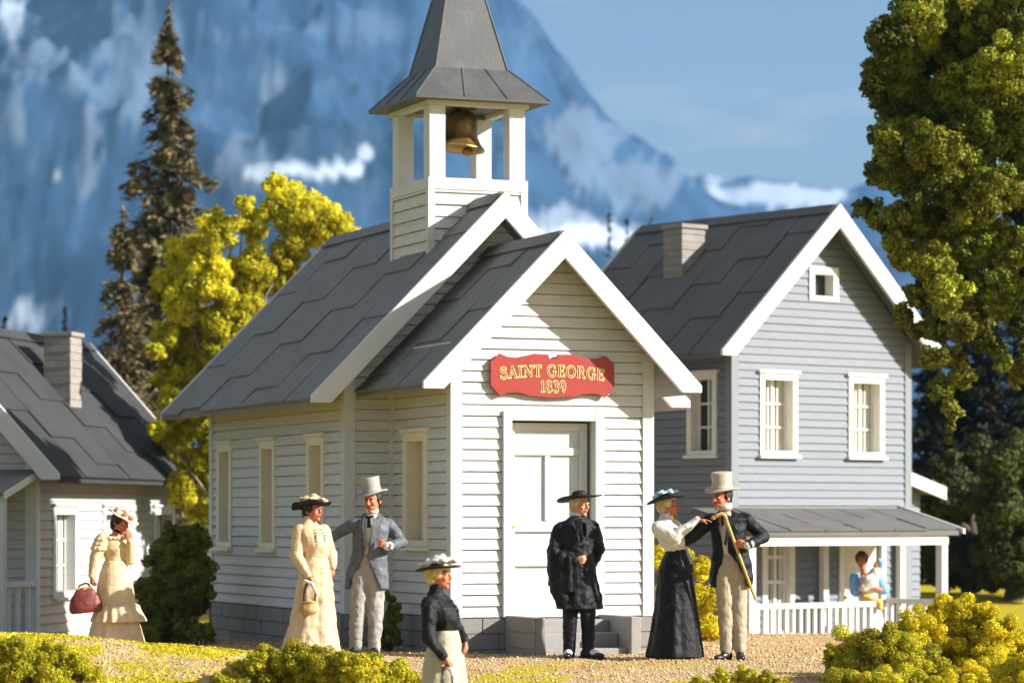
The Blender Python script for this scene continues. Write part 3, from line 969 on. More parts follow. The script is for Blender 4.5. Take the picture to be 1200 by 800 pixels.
# low side wing with its own sloping roof
lw = MB()
siding(lw, (0, 0.35, 0), (1, 0, 0), (0, -1, 0), [(RW + 0.03, RZ0), (RW + 0.58, RZ0), (RW + 0.58, 1.84), (RW + 0.03, 2.02)], pitch=0.108, gap=0.007)
siding(lw, (RW + 0.58, 0.35, 0), (0, 1, 0), (1, 0, 0), [(0, RZ0), (2.6, RZ0), (2.6, 1.82), (0, 1.82)], pitch=0.108, gap=0.007)
siding(lw, (0, 2.95, 0), (1, 0, 0), (0, 1, 0), [(RW + 0.03, RZ0), (RW + 0.58, RZ0), (RW + 0.58, 1.84), (RW + 0.03, 2.02)], pitch=0.108, gap=0.007)
lw.build('side_wing', M['siding_blue'], rh)
lr = MB().prism([Vector((RW + 0.03, 0.15, 2.13)), Vector((RW + 0.86, 0.15, 1.89)), Vector((RW + 0.86, 0.15, 1.80)), Vector((RW + 0.03, 0.15, 2.04))], (0, 3.0, 0)).build('side_roof', M['roof_far'], rh)
MB().prism([Vector((RW + 0.03, 0.145, 2.15)), Vector((RW + 0.88, 0.145, 1.905)), Vector((RW + 0.88, 0.145, 1.72)), Vector((RW + 0.03, 0.145, 1.96))], (0, -0.05, 0)).build('bargeboard', M['white'], lr)

# ================================================================== LEFT HOUSE
LH_YAW = -0.213
LH_LOC = (-5.9 - 1.87 * math.cos(LH_YAW), 40.0 - 1.87 * math.sin(LH_YAW), 0.0)
lh = empty('pale_grey_house', LH_LOC, LH_YAW, 'low pale clapboard house with a grey roof and chimney, left of the church', 'house')
LT = lambda axis, val, px, py: hit(LH_LOC, LH_YAW, axis, val, px, py)
LHW, LY0, LY1 = 1.43, 0.30, 5.95
LZ0 = -0.45
lz0, lz1 = LT(0, LHW, 73, 699).z, LT(0, LHW, 73, 593).z
ow = []
for (a, b) in ((60, 87), (119, 143), (178, 198)):
    ya, yb = LT(0, LHW, a, 640).y, LT(0, LHW, b, 640).y
    ow.append((ya, yb))
print('left windows', ow, lz0, lz1)
ow = [(a, a + 0.95) for a, b in ow]
w = MB()
for s in (-1, 1):
    siding(w, (s * LHW, 0, 0), (0, 1, 0), (s, 0, 0), [(LY0, LZ0), (LY1, LZ0), (LY1, 2.42), (LY0, 2.42)], [(a + .03, b - .03, lz0 + .03, lz1 - .03) for a, b in ow], pitch=0.125, gap=0.009)
ld = (0.10, 0.80)
siding(w, (0, LY0, 0), (1, 0, 0), (0, -1, 0), [(-LHW, LZ0), (LHW, LZ0), (LHW, 2.42), (0, 3.96), (-LHW, 2.42)], [(ld[0] + .03, ld[1] - .03, LZ0, 1.5)], pitch=0.125, gap=0.009)
siding(w, (0, LY1, 0), (1, 0, 0), (0, 1, 0), [(-LHW, LZ0), (LHW, LZ0), (LHW, 2.42), (0, 3.96), (-LHW, 2.42)], pitch=0.125, gap=0.009)
w.build('wall', M['siding_pale'], lh)
for s in (-1, 1):
    for a, b in ow:
        window(lh, (s * LHW, 0, 0), (0, 1, 0), (s, 0, 0), a, b, lz0, lz1, fw=0.11, depth=0.14, rows=3, cols=2, m='white', glass='dark_glass', curtain=True, muntin=0.03)
for (x, y, sx, sy) in ((-LHW, LY0, -1, -1), (LHW, LY0, 1, -1), (LHW, LY1, 1, 1), (-LHW, LY1, -1, 1)):
    t, wv = 0.03, 0.13
    x0, y0 = x + sx * t, y + sy * t
    prof = [(x0, y0), (x - sx * wv, y0), (x - sx * wv, y0 - sy * (t - 0.002)), (x0 - sx * (t - 0.002), y0 - sy * (t - 0.002)), (x0 - sx * (t - 0.002), y - sy * wv * 0.8), (x0, y - sy * wv * 0.8)]
    MB().prism([Vector((a, b, LZ0)) for a, b in prof], (0, 0, 2.38 - LZ0)).build('corner_board', M['white'], lh)
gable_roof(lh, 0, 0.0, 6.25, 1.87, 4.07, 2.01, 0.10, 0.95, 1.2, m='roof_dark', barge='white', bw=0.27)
chimney(lh, 0.80, 3.0, 2.9, 4.06, 0.40, 0.46)
X2 = framed((0, LY0, 0), (1, 0, 0), (0, -1, 0))
dl = MB().box((ld[0] + 0.08, -0.08, LZ0 + 0.2), (ld[1] - 0.08, -0.04, 1.42), X2)
for (a, b) in ((0.0, 0.55), (0.7, 1.3)):
    dl.box((ld[0] + 0.17, -0.041, a), (ld[1] - 0.17, -0.026, b), X2)
dlo = dl.build('door', M['door'], lh, bevel=0.005)
MB().box((ld[0], -0.1, LZ0), (ld[0] + 0.08, 0.04, 1.5), X2).box((ld[1] - 0.08, -0.1, LZ0), (ld[1], 0.04, 1.5), X2).box((ld[0] + 0.08, -0.1, 1.42), (ld[1] - 0.08, 0.038, 1.5), X2).build('door_frame', M['white'], dlo)
# front porch roof, posts and rail
pr = MB()
pa_, pb_ = 2.10, 1.80
pr.prism([Vector((-LHW, LY0 - 0.03, pa_)), Vector((-LHW, LY0 - 1.25, pb_)), Vector((-LHW, LY0 - 1.25, pb_ - 0.06)), Vector((-LHW, LY0 - 0.03, pa_ - 0.07))], (2 * LHW + 0.06, 0, 0))
pro = pr.build('porch_roof', M['roof'], lh)
MB().prism([Vector((LHW + 0.062, LY0 - 0.03, pa_ - 0.01)), Vector((LHW + 0.062, LY0 - 1.27, pb_ - 0.01)), Vector((LHW + 0.062, LY0 - 1.27, pb_ - 0.09)), Vector((LHW + 0.062, LY0 - 0.03, pa_ - 0.09))], (0.03, 0, 0)).build('bargeboard', M['cream_frame'], pro)
for x in (-LHW + 0.15, LHW - 0.02):
    MB().box((x - 0.055, LY0 - 1.2, LZ0), (x + 0.055, LY0 - 1.09, pb_ - 0.03)).build('porch_post', M['white'], lh, bevel=0.006)
MB().box((-LHW, LY0 - 1.24, LZ0 + 0.02), (LHW + 0.06, LY0 - 0.04, LZ0 + 0.2)).build('porch_floor', M['concrete'], lh)
railing('railing', lh, (LHW - 0.02, LY0 - 0.04, 0), (LHW - 0.02, LY0 - 1.08, 0), 0.64, -0.15, 3)


# ================================================================== GROUND, SKY, MOUNTAINS
def sstep(a, b, x):
    t = np.clip((x - a) / (b - a), 0, 1)
    return t * t * (3 - 2 * t)


def vnoise(x, y, s, seed=0):
    """cheap smooth value noise for arrays"""
    xs, ys = np.asarray(x) / s + 37.1 * seed, np.asarray(y) / s - 11.7 * seed
    xi, yi = np.floor(xs), np.floor(ys)
    fx, fy = xs - xi, ys - yi
    fx, fy = fx * fx * (3 - 2 * fx), fy * fy * (3 - 2 * fy)

    def h(a, b):
        q = np.sin(a * 127.1 + b * 311.7 + seed * 74.7) * 43758.5453
        return q - np.floor(q)
    return (h(xi, yi) * (1 - fx) + h(xi + 1, yi) * fx) * (1 - fy) + (h(xi, yi + 1) * (1 - fx) + h(xi + 1, yi + 1) * fx) * fy


def ground_z(x, y):
    x, y = np.asarray(x, float), np.asarray(y, float)
    z = np.zeros(np.broadcast(x, y).shape)
    z = z + 0.36 * np.exp(-((x + 4.9) / 2.3) ** 2) * np.exp(-((y - 29.2) / 2.0) ** 2)
    z = z + 0.048 * sstep(28.6, 30.4, y) * sstep(35.5, 33.0, y) * sstep(4.2, 3.0, np.abs(x))
    fall = sstep(27.6, 25.2, y) * 0.51
    z = z - fall
    z = z + 0.04 * np.exp(-((x - 4.3) / 1.4) ** 2) * np.exp(-((y - 28.6) / 2.0) ** 2)
    z = z + 0.10 * sstep(1.0, 2.5, x) * np.exp(-((y - 36.0) / 1.6) ** 2)
    z = z - 0.75 * sstep(1.2, 2.4, x) * sstep(36.9, 39.2, y) * (1 - sstep(60, 90, y) * 0.8)
    z = z - 0.34 * sstep(-3.4, -4.8, x) * sstep(35.0, 38.0, y) * (1 - sstep(60, 90, y) * 0.8)
    z = z + 0.98 * sstep(43.5, 50, y) * sstep(3.8, 6.2, x) * (1 - sstep(60, 90, y) * 0.6)
    near = np.exp(-(x / 9.0) ** 2) * sstep(46, 40, y)
    z = z + near * ((vnoise(x, y, 0.55, 1) - 0.5) * 0.035 + (vnoise(x, y, 0.16, 2) - 0.5) * 0.018)
    z = z + (vnoise(x, y, 9, 3) - 0.5) * 0.5 * sstep(55, 90, np.hypot(x, y))
    return z


def gz(x, y):
    return float(ground_z(x, y))


def grass_mask(x, y):
    n = vnoise(x, y, 0.7, 5) * 0.6 + vnoise(x, y, 0.22, 6) * 0.4
    g = sstep(-2.0, -3.1, x) * sstep(32.2, 30.0, y) * 1.0
    g = 0.85 * g * (0.18 + 0.82 * sstep(0.40, 0.62, n)) * (1 - 0.6 * np.exp(-((x + 2.9) / 0.55) ** 2 - ((y - 28.3) / 1.3) ** 2))
    far = sstep(41.5, 44, y) + sstep(6, 8, np.abs(x)) + sstep(24.5, 22, y)
    low = 0.75 * sstep(0.60, 0.70, vnoise(x, y, 0.8, 8)) * sstep(31.5, 29, y)
    return np.clip(g + far + low, 0, 1)


def axis_coords(lo, hi, d0, far, growth):
    c = list(np.arange(lo, hi + 1e-6, d0))
    a, s = lo, d0
    left = []
    while a > -far:
        s *= growth
        a -= s
        left.append(a)
    b, s = hi, d0
    right = []
    while b < far:
        s *= growth
        b += s
        right.append(b)
    return np.array(left[::-1] + c + right)


gx = axis_coords(-6.5, 6.5, 0.06, 3900, 1.16)
gy_ = axis_coords(24.0, 40.0, 0.07, 3900, 1.16)
GX, GY = np.meshgrid(gx, gy_)
GZ = ground_z(GX, GY)
nx, ny = len(gx), len(gy_)
me = bpy.data.meshes.new('ground')
co = np.stack([GX, GY, GZ], -1).reshape(-1, 3)
idx = np.arange(nx * ny).reshape(ny, nx)
fq = np.stack([idx[:-1, :-1], idx[:-1, 1:], idx[1:, 1:], idx[1:, :-1]], -1).reshape(-1, 4)


def fast_mesh(me, co, quads):
    n = len(quads)
    k = quads.shape[1]
    me.vertices.add(len(co))
    me.vertices.foreach_set('co', np.ascontiguousarray(co, dtype=np.float32).ravel())
    me.loops.add(n * k)
    me.loops.foreach_set('vertex_index', np.ascontiguousarray(quads, dtype=np.int32).ravel())
    me.polygons.add(n)
    me.polygons.foreach_set('loop_start', np.arange(0, n * k, k, dtype=np.int32))
    me.update(calc_edges=True)
    return me


fast_mesh(me, co, fq)
at = me.attributes.new('grass', 'FLOAT', 'POINT')
at.data.foreach_set('value', grass_mask(GX, GY).astype(np.float32).ravel())
me.polygons.foreach_set('use_smooth', [True] * len(me.polygons))
ground = bpy.data.objects.new('ground', me)
COL.objects.link(ground)
ground['kind'] = 'structure'


def ground_material():
    m = bpy.data.materials.new('gravel_and_turf')
    m.use_nodes = True
    N, L = m.node_tree.nodes, m.node_tree.links
    b = N['Principled BSDF']
    b.inputs['Roughness'].default_value = 0.9
    b.inputs['Specular IOR Level'].default_value = 0.15
    tc = N.new('ShaderNodeTexCoord')

    def vor(scale, feat='F1'):
        v = N.new('ShaderNodeTexVoronoi')
        v.inputs['Scale'].default_value = scale
        v.feature = feat
        L.new(tc.outputs['Object'], v.inputs['Vector'])
        return v

    def noise(scale, det=5):
        v = N.new('ShaderNodeTexNoise')
        v.inputs['Scale'].default_value = scale
        v.inputs['Detail'].default_value = det
        L.new(tc.outputs['Object'], v.inputs['Vector'])
        return v

    def ramp(src, stops):
        r = N.new('ShaderNodeValToRGB')
        e = r.color_ramp.elements
        while len(e) < len(stops):
            e.new(0.5)
        for q, (p, c) in zip(e, stops):
            q.position = p
            q.color = hexc(c)
        L.new(src, r.inputs[0])
        return r.outputs[0]

    def mix(f, a, c):
        x = N.new('ShaderNodeMix')
        x.data_type = 'RGBA'
        if isinstance(f, float):
            x.inputs[0].default_value = f
        else:
            L.new(f, x.inputs[0])
        L.new(a, x.inputs[6])
        L.new(c, x.inputs[7])
        return x.outputs[2]
    v1 = vor(46)
    sep = N.new('ShaderNodeSeparateColor')
    L.new(v1.outputs['Color'], sep.inputs[0])
    grav = ramp(sep.outputs[0], [(0.0, (0.36, 0.23, 0.11)), (0.35, (0.49, 0.34, 0.17)), (0.65, (0.57, 0.42, 0.21)), (0.88, (0.63, 0.49, 0.28)), (1.0, (0.32, 0.18, 0.09))])
    n0 = noise(1.1, 6)
    rust = ramp(n0.outputs['Fac'], [(0.0, (0.58, 0.42, 0.23)), (0.5, (0.54, 0.38, 0.20)), (0.64, (0.42, 0.19, 0.10)), (1.0, (0.34, 0.12, 0.06))])
    grav = mix(0.30, grav, rust)
    n1 = noise(26, 6)
    turf = ramp(n1.outputs['Fac'], [(0.25, (0.24, 0.20, 0.015)), (0.5, (0.46, 0.37, 0.02)), (0.72, (0.60, 0.47, 0.05))])
    ga = N.new('ShaderNodeAttribute')
    ga.attribute_name = 'grass'
    n2 = noise(18, 4)
    ad = N.new('ShaderNodeMath')
    ad.operation = 'ADD'
    L.new(ga.outputs['Fac'], ad.inputs[0])
    L.new(n2.outputs['Fac'], ad.inputs[1])
    mr = N.new('ShaderNodeMapRange')
    mr.inputs['From Min'].default_value = 0.88
    mr.inputs['From Max'].default_value = 1.15
    L.new(ad.outputs[0], mr.inputs['Value'])
    L.new(mix(mr.outputs[0], grav, turf), b.inputs['Base Color'])
    bp = N.new('ShaderNodeBump')
    bp.inputs['Strength'].default_value = 0.9
    bp.inputs['Distance'].default_value = 0.02
    inv = N.new('ShaderNodeMath')
    inv.operation = 'SUBTRACT'
    inv.inputs[0].default_value = 1.0
    L.new(v1.outputs['Distance'], inv.inputs[1])
    L.new(inv.outputs[0], bp.inputs['Height'])
    L.new(bp.outputs[0], b.inputs['Normal'])
    return m


me.materials.append(ground_material())

# loose stones on the path and the mound: nobody could count them
NS = 26000
sx_ = RNG.uniform(-5.2, 6.0, NS * 2)
sy_ = RNG.uniform(25.8, 37.6, NS * 2)
keep = RNG.random(NS * 2) < (0.95 - 0.78 * grass_mask(sx_, sy_))
sx_, sy_ = sx_[keep][:NS], sy_[keep][:NS]
ns = len(sx_)
sz_ = ground_z(sx_, sy_)
r = (0.006 + 0.013 * RNG.random(ns) ** 2.2)
base = np.array([(1, 0, 0), (0, 1, 0), (-1, 0, 0), (0, -1, 0), (0, 0, 0.8), (0, 0, -0.8), ])
off = base[None] * r[:, None, None] * RNG.uniform(0.65, 1.35, (ns, 6, 3))
a = RNG.uniform(0, 6.28, ns)
ca_, sa_ = np.cos(a)[:, None], np.sin(a)[:, None]
off = np.stack([off[..., 0] * ca_ - off[..., 1] * sa_, off[..., 0] * sa_ + off[..., 1] * ca_, off[..., 2]], -1)
co = (off + np.stack([sx_, sy_, sz_ + r * 0.35], -1)[:, None]).reshape(-1, 3)
tri = np.array([(0, 1, 4), (1, 2, 4), (2, 3, 4), (3, 0, 4), (1, 0, 5), (2, 1, 5), (3, 2, 5), (0, 3, 5)])
fs = (np.arange(ns)[:, None, None] * 6 + tri[None]).reshape(-1, 3)
me = fast_mesh(bpy.data.meshes.new('gravel'), co, fs)
pal = np.array([(0.58, 0.42, 0.24), (0.66, 0.50, 0.31), (0.48, 0.32, 0.17), (0.70, 0.57, 0.38), (0.36, 0.20, 0.10), (0.62, 0.44, 0.27)])
tc_ = pal[RNG.integers(0, 6, ns)] * np.array((0.93, 0.90, 0.80)) * RNG.uniform(0.85, 1.15, (ns, 1))
at = me.attributes.new('tint', 'FLOAT_COLOR', 'FACE')
at.data.foreach_set('color', np.concatenate([np.repeat(tc_, 8, 0), np.ones((ns * 8, 1))], 1).astype(np.float32).ravel())
gravel = bpy.data.objects.new('gravel', me)
COL.objects.link(gravel)
me.materials.append(mat('loose_stone', (1, 1, 1), 0.85, 0.0, 3, attr='tint', spec=0.2))
tag(gravel, 'loose tan gravel scattered over the path and mound', 'gravel', kind='stuff')


# ------------------------------------------------------------------ foliage
def leaf_mesh(name, pos, nrm, size, tint, m, parent=None, asp=0.62, along=None):
    """one small quad per leaf"""
    n = len(pos)
    rv = RNG.normal(size=(n, 3)) if along is None else along
    t = rv - (rv * nrm).sum(1, keepdims=True) * nrm
    t /= np.linalg.norm(t, axis=1, keepdims=True) + 1e-9
    bt = np.cross(nrm, t)
    s = size[:, None]
    q = np.stack([pos - t * s, pos + bt * s * asp - t * s * 0.1, pos + t * s, pos - bt * s * asp + t * s * 0.1], 1).reshape(-1, 3)
    me = fast_mesh(bpy.data.meshes.new(name), q, np.arange(n * 4).reshape(n, 4))
    at = me.attributes.new('tint', 'FLOAT_COLOR', 'FACE')
    at.data.foreach_set('color', np.concatenate([tint, np.ones((n, 1))], 1).astype(np.float32).ravel())
    o = bpy.data.objects.new(name, me)
    COL.objects.link(o)
    me.materials.append(m)
    if parent is not None:
        o.parent = parent
    return o


def clump_leaves(clumps, per_m2, leaf, sub=14, hue=0.12, cvar=0.10, flat=0.9):
    """clumps: array (n,4) x y z r -> leaves over many small lumps on each clump"""
    P, Nn, T, S = [], [], [], []
    for (x, y, z, r) in clumps:
        c = np.array((x, y, z))
        ct = max(0.4, 1 + RNG.normal() * cvar)
        d = RNG.normal(size=(sub, 3))
        d /= np.linalg.norm(d, axis=1, keepdims=True)
        lc = c + d * r * RNG.uniform(0.45, 0.92, (sub, 1))
        lr = r * RNG.uniform(0.26, 0.46, sub) * math.sqrt(14 / sub)
        lc = np.vstack([lc, c[None]])
        lr = np.append(lr, r * 0.6)
        for q, rr in zip(lc, lr):
            n = max(5, int(per_m2 * 4 * math.pi * rr * rr))
            e = RNG.normal(size=(n, 3))
            e /= np.linalg.norm(e, axis=1, keepdims=True)
            rad = rr * (0.5 + 0.62 * RNG.random((n, 1)) ** 0.6)
            e2 = e * np.array((1, 1, flat))
            P.append(q + e2 * rad)
            nn = e + RNG.normal(size=(n, 3)) * 0.55
            Nn.append(nn / np.linalg.norm(nn, axis=1, keepdims=True))
            lt = ct * (1 + RNG.normal() * 0.08)
            v = lt * RNG.uniform(0.72, 1.28, (n, 1))
            h = RNG.normal(size=(n, 1)) * hue
            T.append(np.hstack([v * (1 + h), v, v * (1 - h * 0.5)]))
            S.append(leaf * RNG.uniform(0.6, 1.35, n))
    return np.vstack(P), np.vstack(Nn), np.concatenate(S), np.clip(np.vstack(T), 0.05, 2.5)


def px_clumps(lst, D, s_jit, seed, grow=1.0):
    rs = np.random.default_rng(seed)
    out = []
    for (px, py, r) in lst:
        d = D + rs.normal() * s_jit
        p = ray_pt(px, py, d)
        out.append((p.x, p.y, p.z, grow * r / F * D))
    return np.array(out)


def woody(parent, base, crown, r0, m, name='trunk', nl=14, seed=1, lean=0.4, limb_z=0.0):
    """tapered trunk with limbs reaching into the crown clumps"""
    rs = random.Random(seed)
    cz = crown[:, 2]
    top = Vector(crown[np.argmax(cz)][:3])
    b = Vector(base)
    mid = Vector((crown[:, 0].mean(), crown[:, 1].mean(), 0))
    mb = MB()
    n = 9
    pts = []
    for i in range(n):
        t = i / (n - 1)
        z = b.z + (top.z - b.z) * t * 0.95
        x = b.x + (mid.x - b.x) * min(1, t * 1.3) * lean + math.sin(t * 5 + seed) * 0.06
        y = b.y + (mid.y - b.y) * min(1, t * 1.3) * lean + math.cos(t * 4 + seed) * 0.06
        pts.append(Vector((x, y, z)))
    mb.tube([pts[0] - Vector((0, 0, 0.12))] + pts, [r0 * 1.5] + [r0 * (1 - 0.85 * i / (n - 1)) for i in range(n)], 10)
    pool = [tuple(c) for c in crown if c[2] > limb_z * top.z]
    for c in rs.sample(pool, min(nl, len(pool))):
        e = Vector(c[:3])
        k = min(n - 2, max(2, int((e.z - b.z) / (top.z - b.z) * n * 0.72)))
        s = pts[k]
        m1 = s.lerp(e, 0.5) + Vector((rs.uniform(-.1, .1), rs.uniform(-.1, .1), 0.12))
        e = s.lerp(e, 0.82)
        mb.tube([s, m1.lerp(s, 0.18), e], [r0 * 0.34, r0 * 0.2, r0 * 0.08], 6)
    return mb.build(name, m, parent, True)


def tree(name, base, clumps, label, cat, lm, bm_, per, leaf, r0, group=None, seed=1, sub=14, nl=14, lean=0.4, hue=0.1, cvar=0.10, limb_z=0.0):
    root = empty(name, base, 0, label, cat, group)
    off = np.array([base[0], base[1], base[2], 0])
    cl = clumps - off
    P, Nn, S, T = clump_leaves(cl, per, leaf, sub, hue, cvar)
    leaf_mesh('crown', P, Nn, S, T, lm, root)
    woody(root, (0, 0, 0), cl, r0, bm_, 'trunk', nl, seed, lean, limb_z)
    return root


def bush(clumps, label, lm, per, leaf, group=None, sub=14, base=None, hue=0.12):
    c = clumps.mean(0)
    b = base or (c[0], c[1], gz(c[0], c[1]))
    root = empty('bush', b, 0, label, 'bush', group)
    cl = clumps - np.array([b[0], b[1], b[2], 0])
    P, Nn, S, T = clump_leaves(cl, per, leaf, sub, hue)
    ok = (P[:, 2] + b[2]) > ground_z(P[:, 0] + b[0], P[:, 1] + b[1]) - 0.01
    leaf_mesh('foliage', P[ok], Nn[ok], S[ok], T[ok], lm, root)
    st = MB()
    for k in range(min(10, len(cl))):
        e = Vector(cl[k][:3])
        st.tube([Vector((e.x * 0.3, e.y * 0.3, -0.08)), Vector((e.x * 0.7, e.y * 0.7, max(0.02, e.z * 0.5))), e], [0.018, 0.013, 0.006], 6)
    st.build('stems', M['bark'], root, True)
    return root


# yellow-green tree between the left house and the church
YD = 44.4
yl = [(335, 237, 32), (322, 216, 15), (300, 262, 25), (372, 258, 32), (402, 268, 18), (345, 285, 32), (262, 266, 24), (242, 262, 14), (240, 290, 25), (213, 303, 24),
      (288, 240, 13), (200, 332, 24), (182, 345, 12), (215, 352, 26), (250, 328, 30), (294, 310, 30), (328, 325, 26), (192, 392, 22), (216, 397, 28), (256, 375, 30), (290, 355, 26),
      (201, 430, 23), (231, 440, 28), (264, 414, 28), (200, 474, 22), (226, 488, 26), (206, 520, 24), (231, 540, 26), (216, 574, 24), (236, 598, 20), (270, 470, 30),
      (265, 520, 30), (300, 400, 30), (330, 370, 26), (262, 565, 26), (310, 440, 28), (182, 412, 11), (187, 445, 12), (184, 500, 12)]
yc = np.vstack([px_clumps(yl, YD, 0.45, 3, 1.04), px_clumps([q for q in yl if q[2] > 24][::2], YD + 0.5, 0.4, 31, 1.0)])
yb = ray_pt(272, 600, YD)
tree('leafy_tree', (yb.x, yb.y, gz(yb.x, yb.y)), yc, 'bright yellow green tree with loose clumped foliage, behind the church roof', 'tree',
     M['leaf_yellow'], M['bark_pale'], 1050, 0.030, 0.08, seed=2, nl=14, sub=24, cvar=0.16)

# big hanging tree at the right
RD = 36.8
rl = [(1075, 20, 32), (1042, 45, 22), (1030, 85, 20), (1060, 80, 32), (1100, 50, 38), (1150, 30, 38), (1190, 20, 36), (1022, 104, 12), (1045, 125, 24), (1085, 120, 32), (1130, 100, 36),
      (1180, 80, 36), (1042, 165, 22), (1036, 200, 20), (1070, 160, 30), (1100, 170, 32), (1060, 205, 26), (1090, 215, 28), (1150, 150, 36), (1195, 140, 34), (1130, 200, 32), (1013, 245, 13),
      (1031, 255, 18), (1060, 258, 24), (1095, 262, 26), (1130, 252, 28), (1165, 228, 30), (1195, 210, 30), (1047, 288, 16), (1066, 300, 20), (1092, 308, 24), (1125, 298, 26), (1150, 288, 26),
      (1185, 288, 28), (1070, 345, 14), (1057, 370, 14), (1087, 345, 18), (1110, 345, 24), (1145, 343, 24), (1180, 333, 22), (1076, 386, 12), (1100, 385, 18), (1128, 385, 18), (1152, 375, 16),
      (1096, 418, 16), (1118, 420, 16), (1107, 453, 16), (1130, 443, 12), (1116, 480, 12), (1113, 499, 7), (1112, 516, 4), (1196, 384, 14), (1194, 440, 15), (1203, 420, 12), (1165, 405, 14), (1180, 360, 20), (1175, 425, 12), (1150, 400, 12),
      (1110, -8, 30), (1160, -12, 34), (1210, -8, 34), (1240, 60, 42), (1250, 140, 42), (1240, 230, 40), (1230, 320, 34), (1225, 390, 22), (1260, 300, 30)]
rc = np.vstack([px_clumps(rl, RD, 0.45, 5, 1.15), px_clumps([q for q in rl if q[2] > 19], RD + 0.6, 0.5, 51, 1.15)])
rb = ray_pt(1262, 600, RD)
tree('hanging_tree', (rb.x, rb.y, gz(rb.x, rb.y)), rc, 'tall olive green tree with drooping clumped boughs hanging in front of the blue grey house', 'tree',
     M['leaf_olive'], M['bark'], 1500, 0.026, 0.16, seed=4, sub=26, nl=5, lean=0.55, hue=0.16, cvar=0.28, limb_z=0.62)

# rounded dark trees behind the right house
for k, (lst, D, pb, lab) in enumerate((
        ([(1115, 560, 34), (1145, 545, 30), (1100, 600, 32), (1132, 600, 40), (1108, 640, 28), (1145, 645, 34), (1090, 575, 20), (1125, 670, 18), (1100, 665, 24), (1150, 675, 24), (1078, 620, 18), (1085, 655, 18)], 50.5, 1142, 'round dark green tree with a dark trunk, nearest the blue grey house'),
        ([(1172, 545, 34), (1200, 540, 34), (1165, 600, 36), (1195, 600, 40), (1170, 650, 32), (1200, 655, 36), (1230, 590, 38), (1228, 640, 34), (1172, 678, 22), (1205, 680, 24)], 49.0, 1190, 'round dark green tree standing below the drooping boughs of the tall olive tree'))):
    c = px_clumps(lst, D, 0.6, 9 + k)
    b = ray_pt(pb, 600, D)
    tree('round_tree', (b.x, b.y, gz(b.x, b.y)), c, lab, 'tree', M['leaf_shade'], M['bark'], 900, 0.038, 0.17, seed=5 + k)


def spruce(base, h, w, label, m, seed, dens=1.0, group=None, name='spruce_tree'):
    rs = np.random.default_rng(seed)
    root = empty(name, base, 0, label, 'spruce tree', group)
    P, A, S, T = [], [], [], []
    tr = MB()
    tr.tube([(0, 0, -0.2), (0.02, 0, h * 0.4), (0, 0.02, h * 0.8), (0, 0, h)], [w * 0.10, w * 0.07, w * 0.03, 0.008], 8)
    z = h * 0.06
    while z < h * 0.985:
        t = z / h
        L = w * 1.35 * (1 - t) ** 0.85 * rs.uniform(0.55, 1.2) + 0.03 * h / 9
        nb = rs.integers(6, 10)
        a0 = rs.uniform(0, 6.28)
        for k in range(nb):
            a = a0 + k * 6.283 / nb + rs.normal() * 0.2
            l = L * rs.uniform(0.45, 1.2)
            d = np.array((math.cos(a), math.sin(a), 0))
            droop = rs.uniform(0.2, 0.65)
            zj = rs.normal() * h * 0.012
            n = max(14, int(120 * l * dens))
            u = rs.random(n) ** 0.7
            side = np.array((-d[1], d[0], 0))
            sp_ = rs.normal(size=n) * 0.20 * l * (1 - u * 0.6)
            p = d[None] * (u * l)[:, None] + side[None] * sp_[:, None]
            p[:, 2] = z + zj - droop * l * u + 0.12 * l * u ** 3 - np.abs(sp_) * 0.4 + rs.normal(size=n) * 0.045 * w
            P.append(p)
            al = d[None] + side[None] * np.sign(sp_)[:, None] * 0.7 + np.array((0, 0, -0.25))[None] + rs.normal(size=(n, 3)) * 0.35
            A.append(al)
            S.append(rs.uniform(0.05, 0.11, n) * (w / 1.1) ** 0.6)
            v = rs.uniform(0.65, 1.3, (n, 1))
            hh = rs.normal(size=(n, 1)) * 0.12
            T.append(np.hstack([v * (1 + hh), v, v * (1 - hh)]))
            tr.tube([(0, 0, z), tuple(d * l * 0.5 + np.array((0, 0, z - droop * l * 0.5))), tuple(d * l * 0.95 + np.array((0, 0, z - droop * l * 0.95)))], [0.02 * w, 0.014 * w, 0.005 * w], 5)
        z += h * 0.036 * rs.uniform(0.6, 1.35)
    P, A, S, T = np.vstack(P), np.vstack(A), np.concatenate(S), np.vstack(T)
    nn = np.array((0, 0, 1.0))[None] + rs.normal(size=(len(P), 3)) * 0.6
    nn /= np.linalg.norm(nn, axis=1, keepdims=True)
    leaf_mesh('needles', P, nn, S, T, m, root, asp=0.30, along=A)
    tr.build('trunk', M['bark'], root, True)
    return root


def spruce_px(px, top, D, wpx, label, m, seed, dens=1.0, group=None):
    p = ray_pt(px, top, D)
    b = gz(p.x, p.y)
    return spruce((p.x, p.y, b), p.z - b, wpx / F * D, label, m, seed, dens, group)


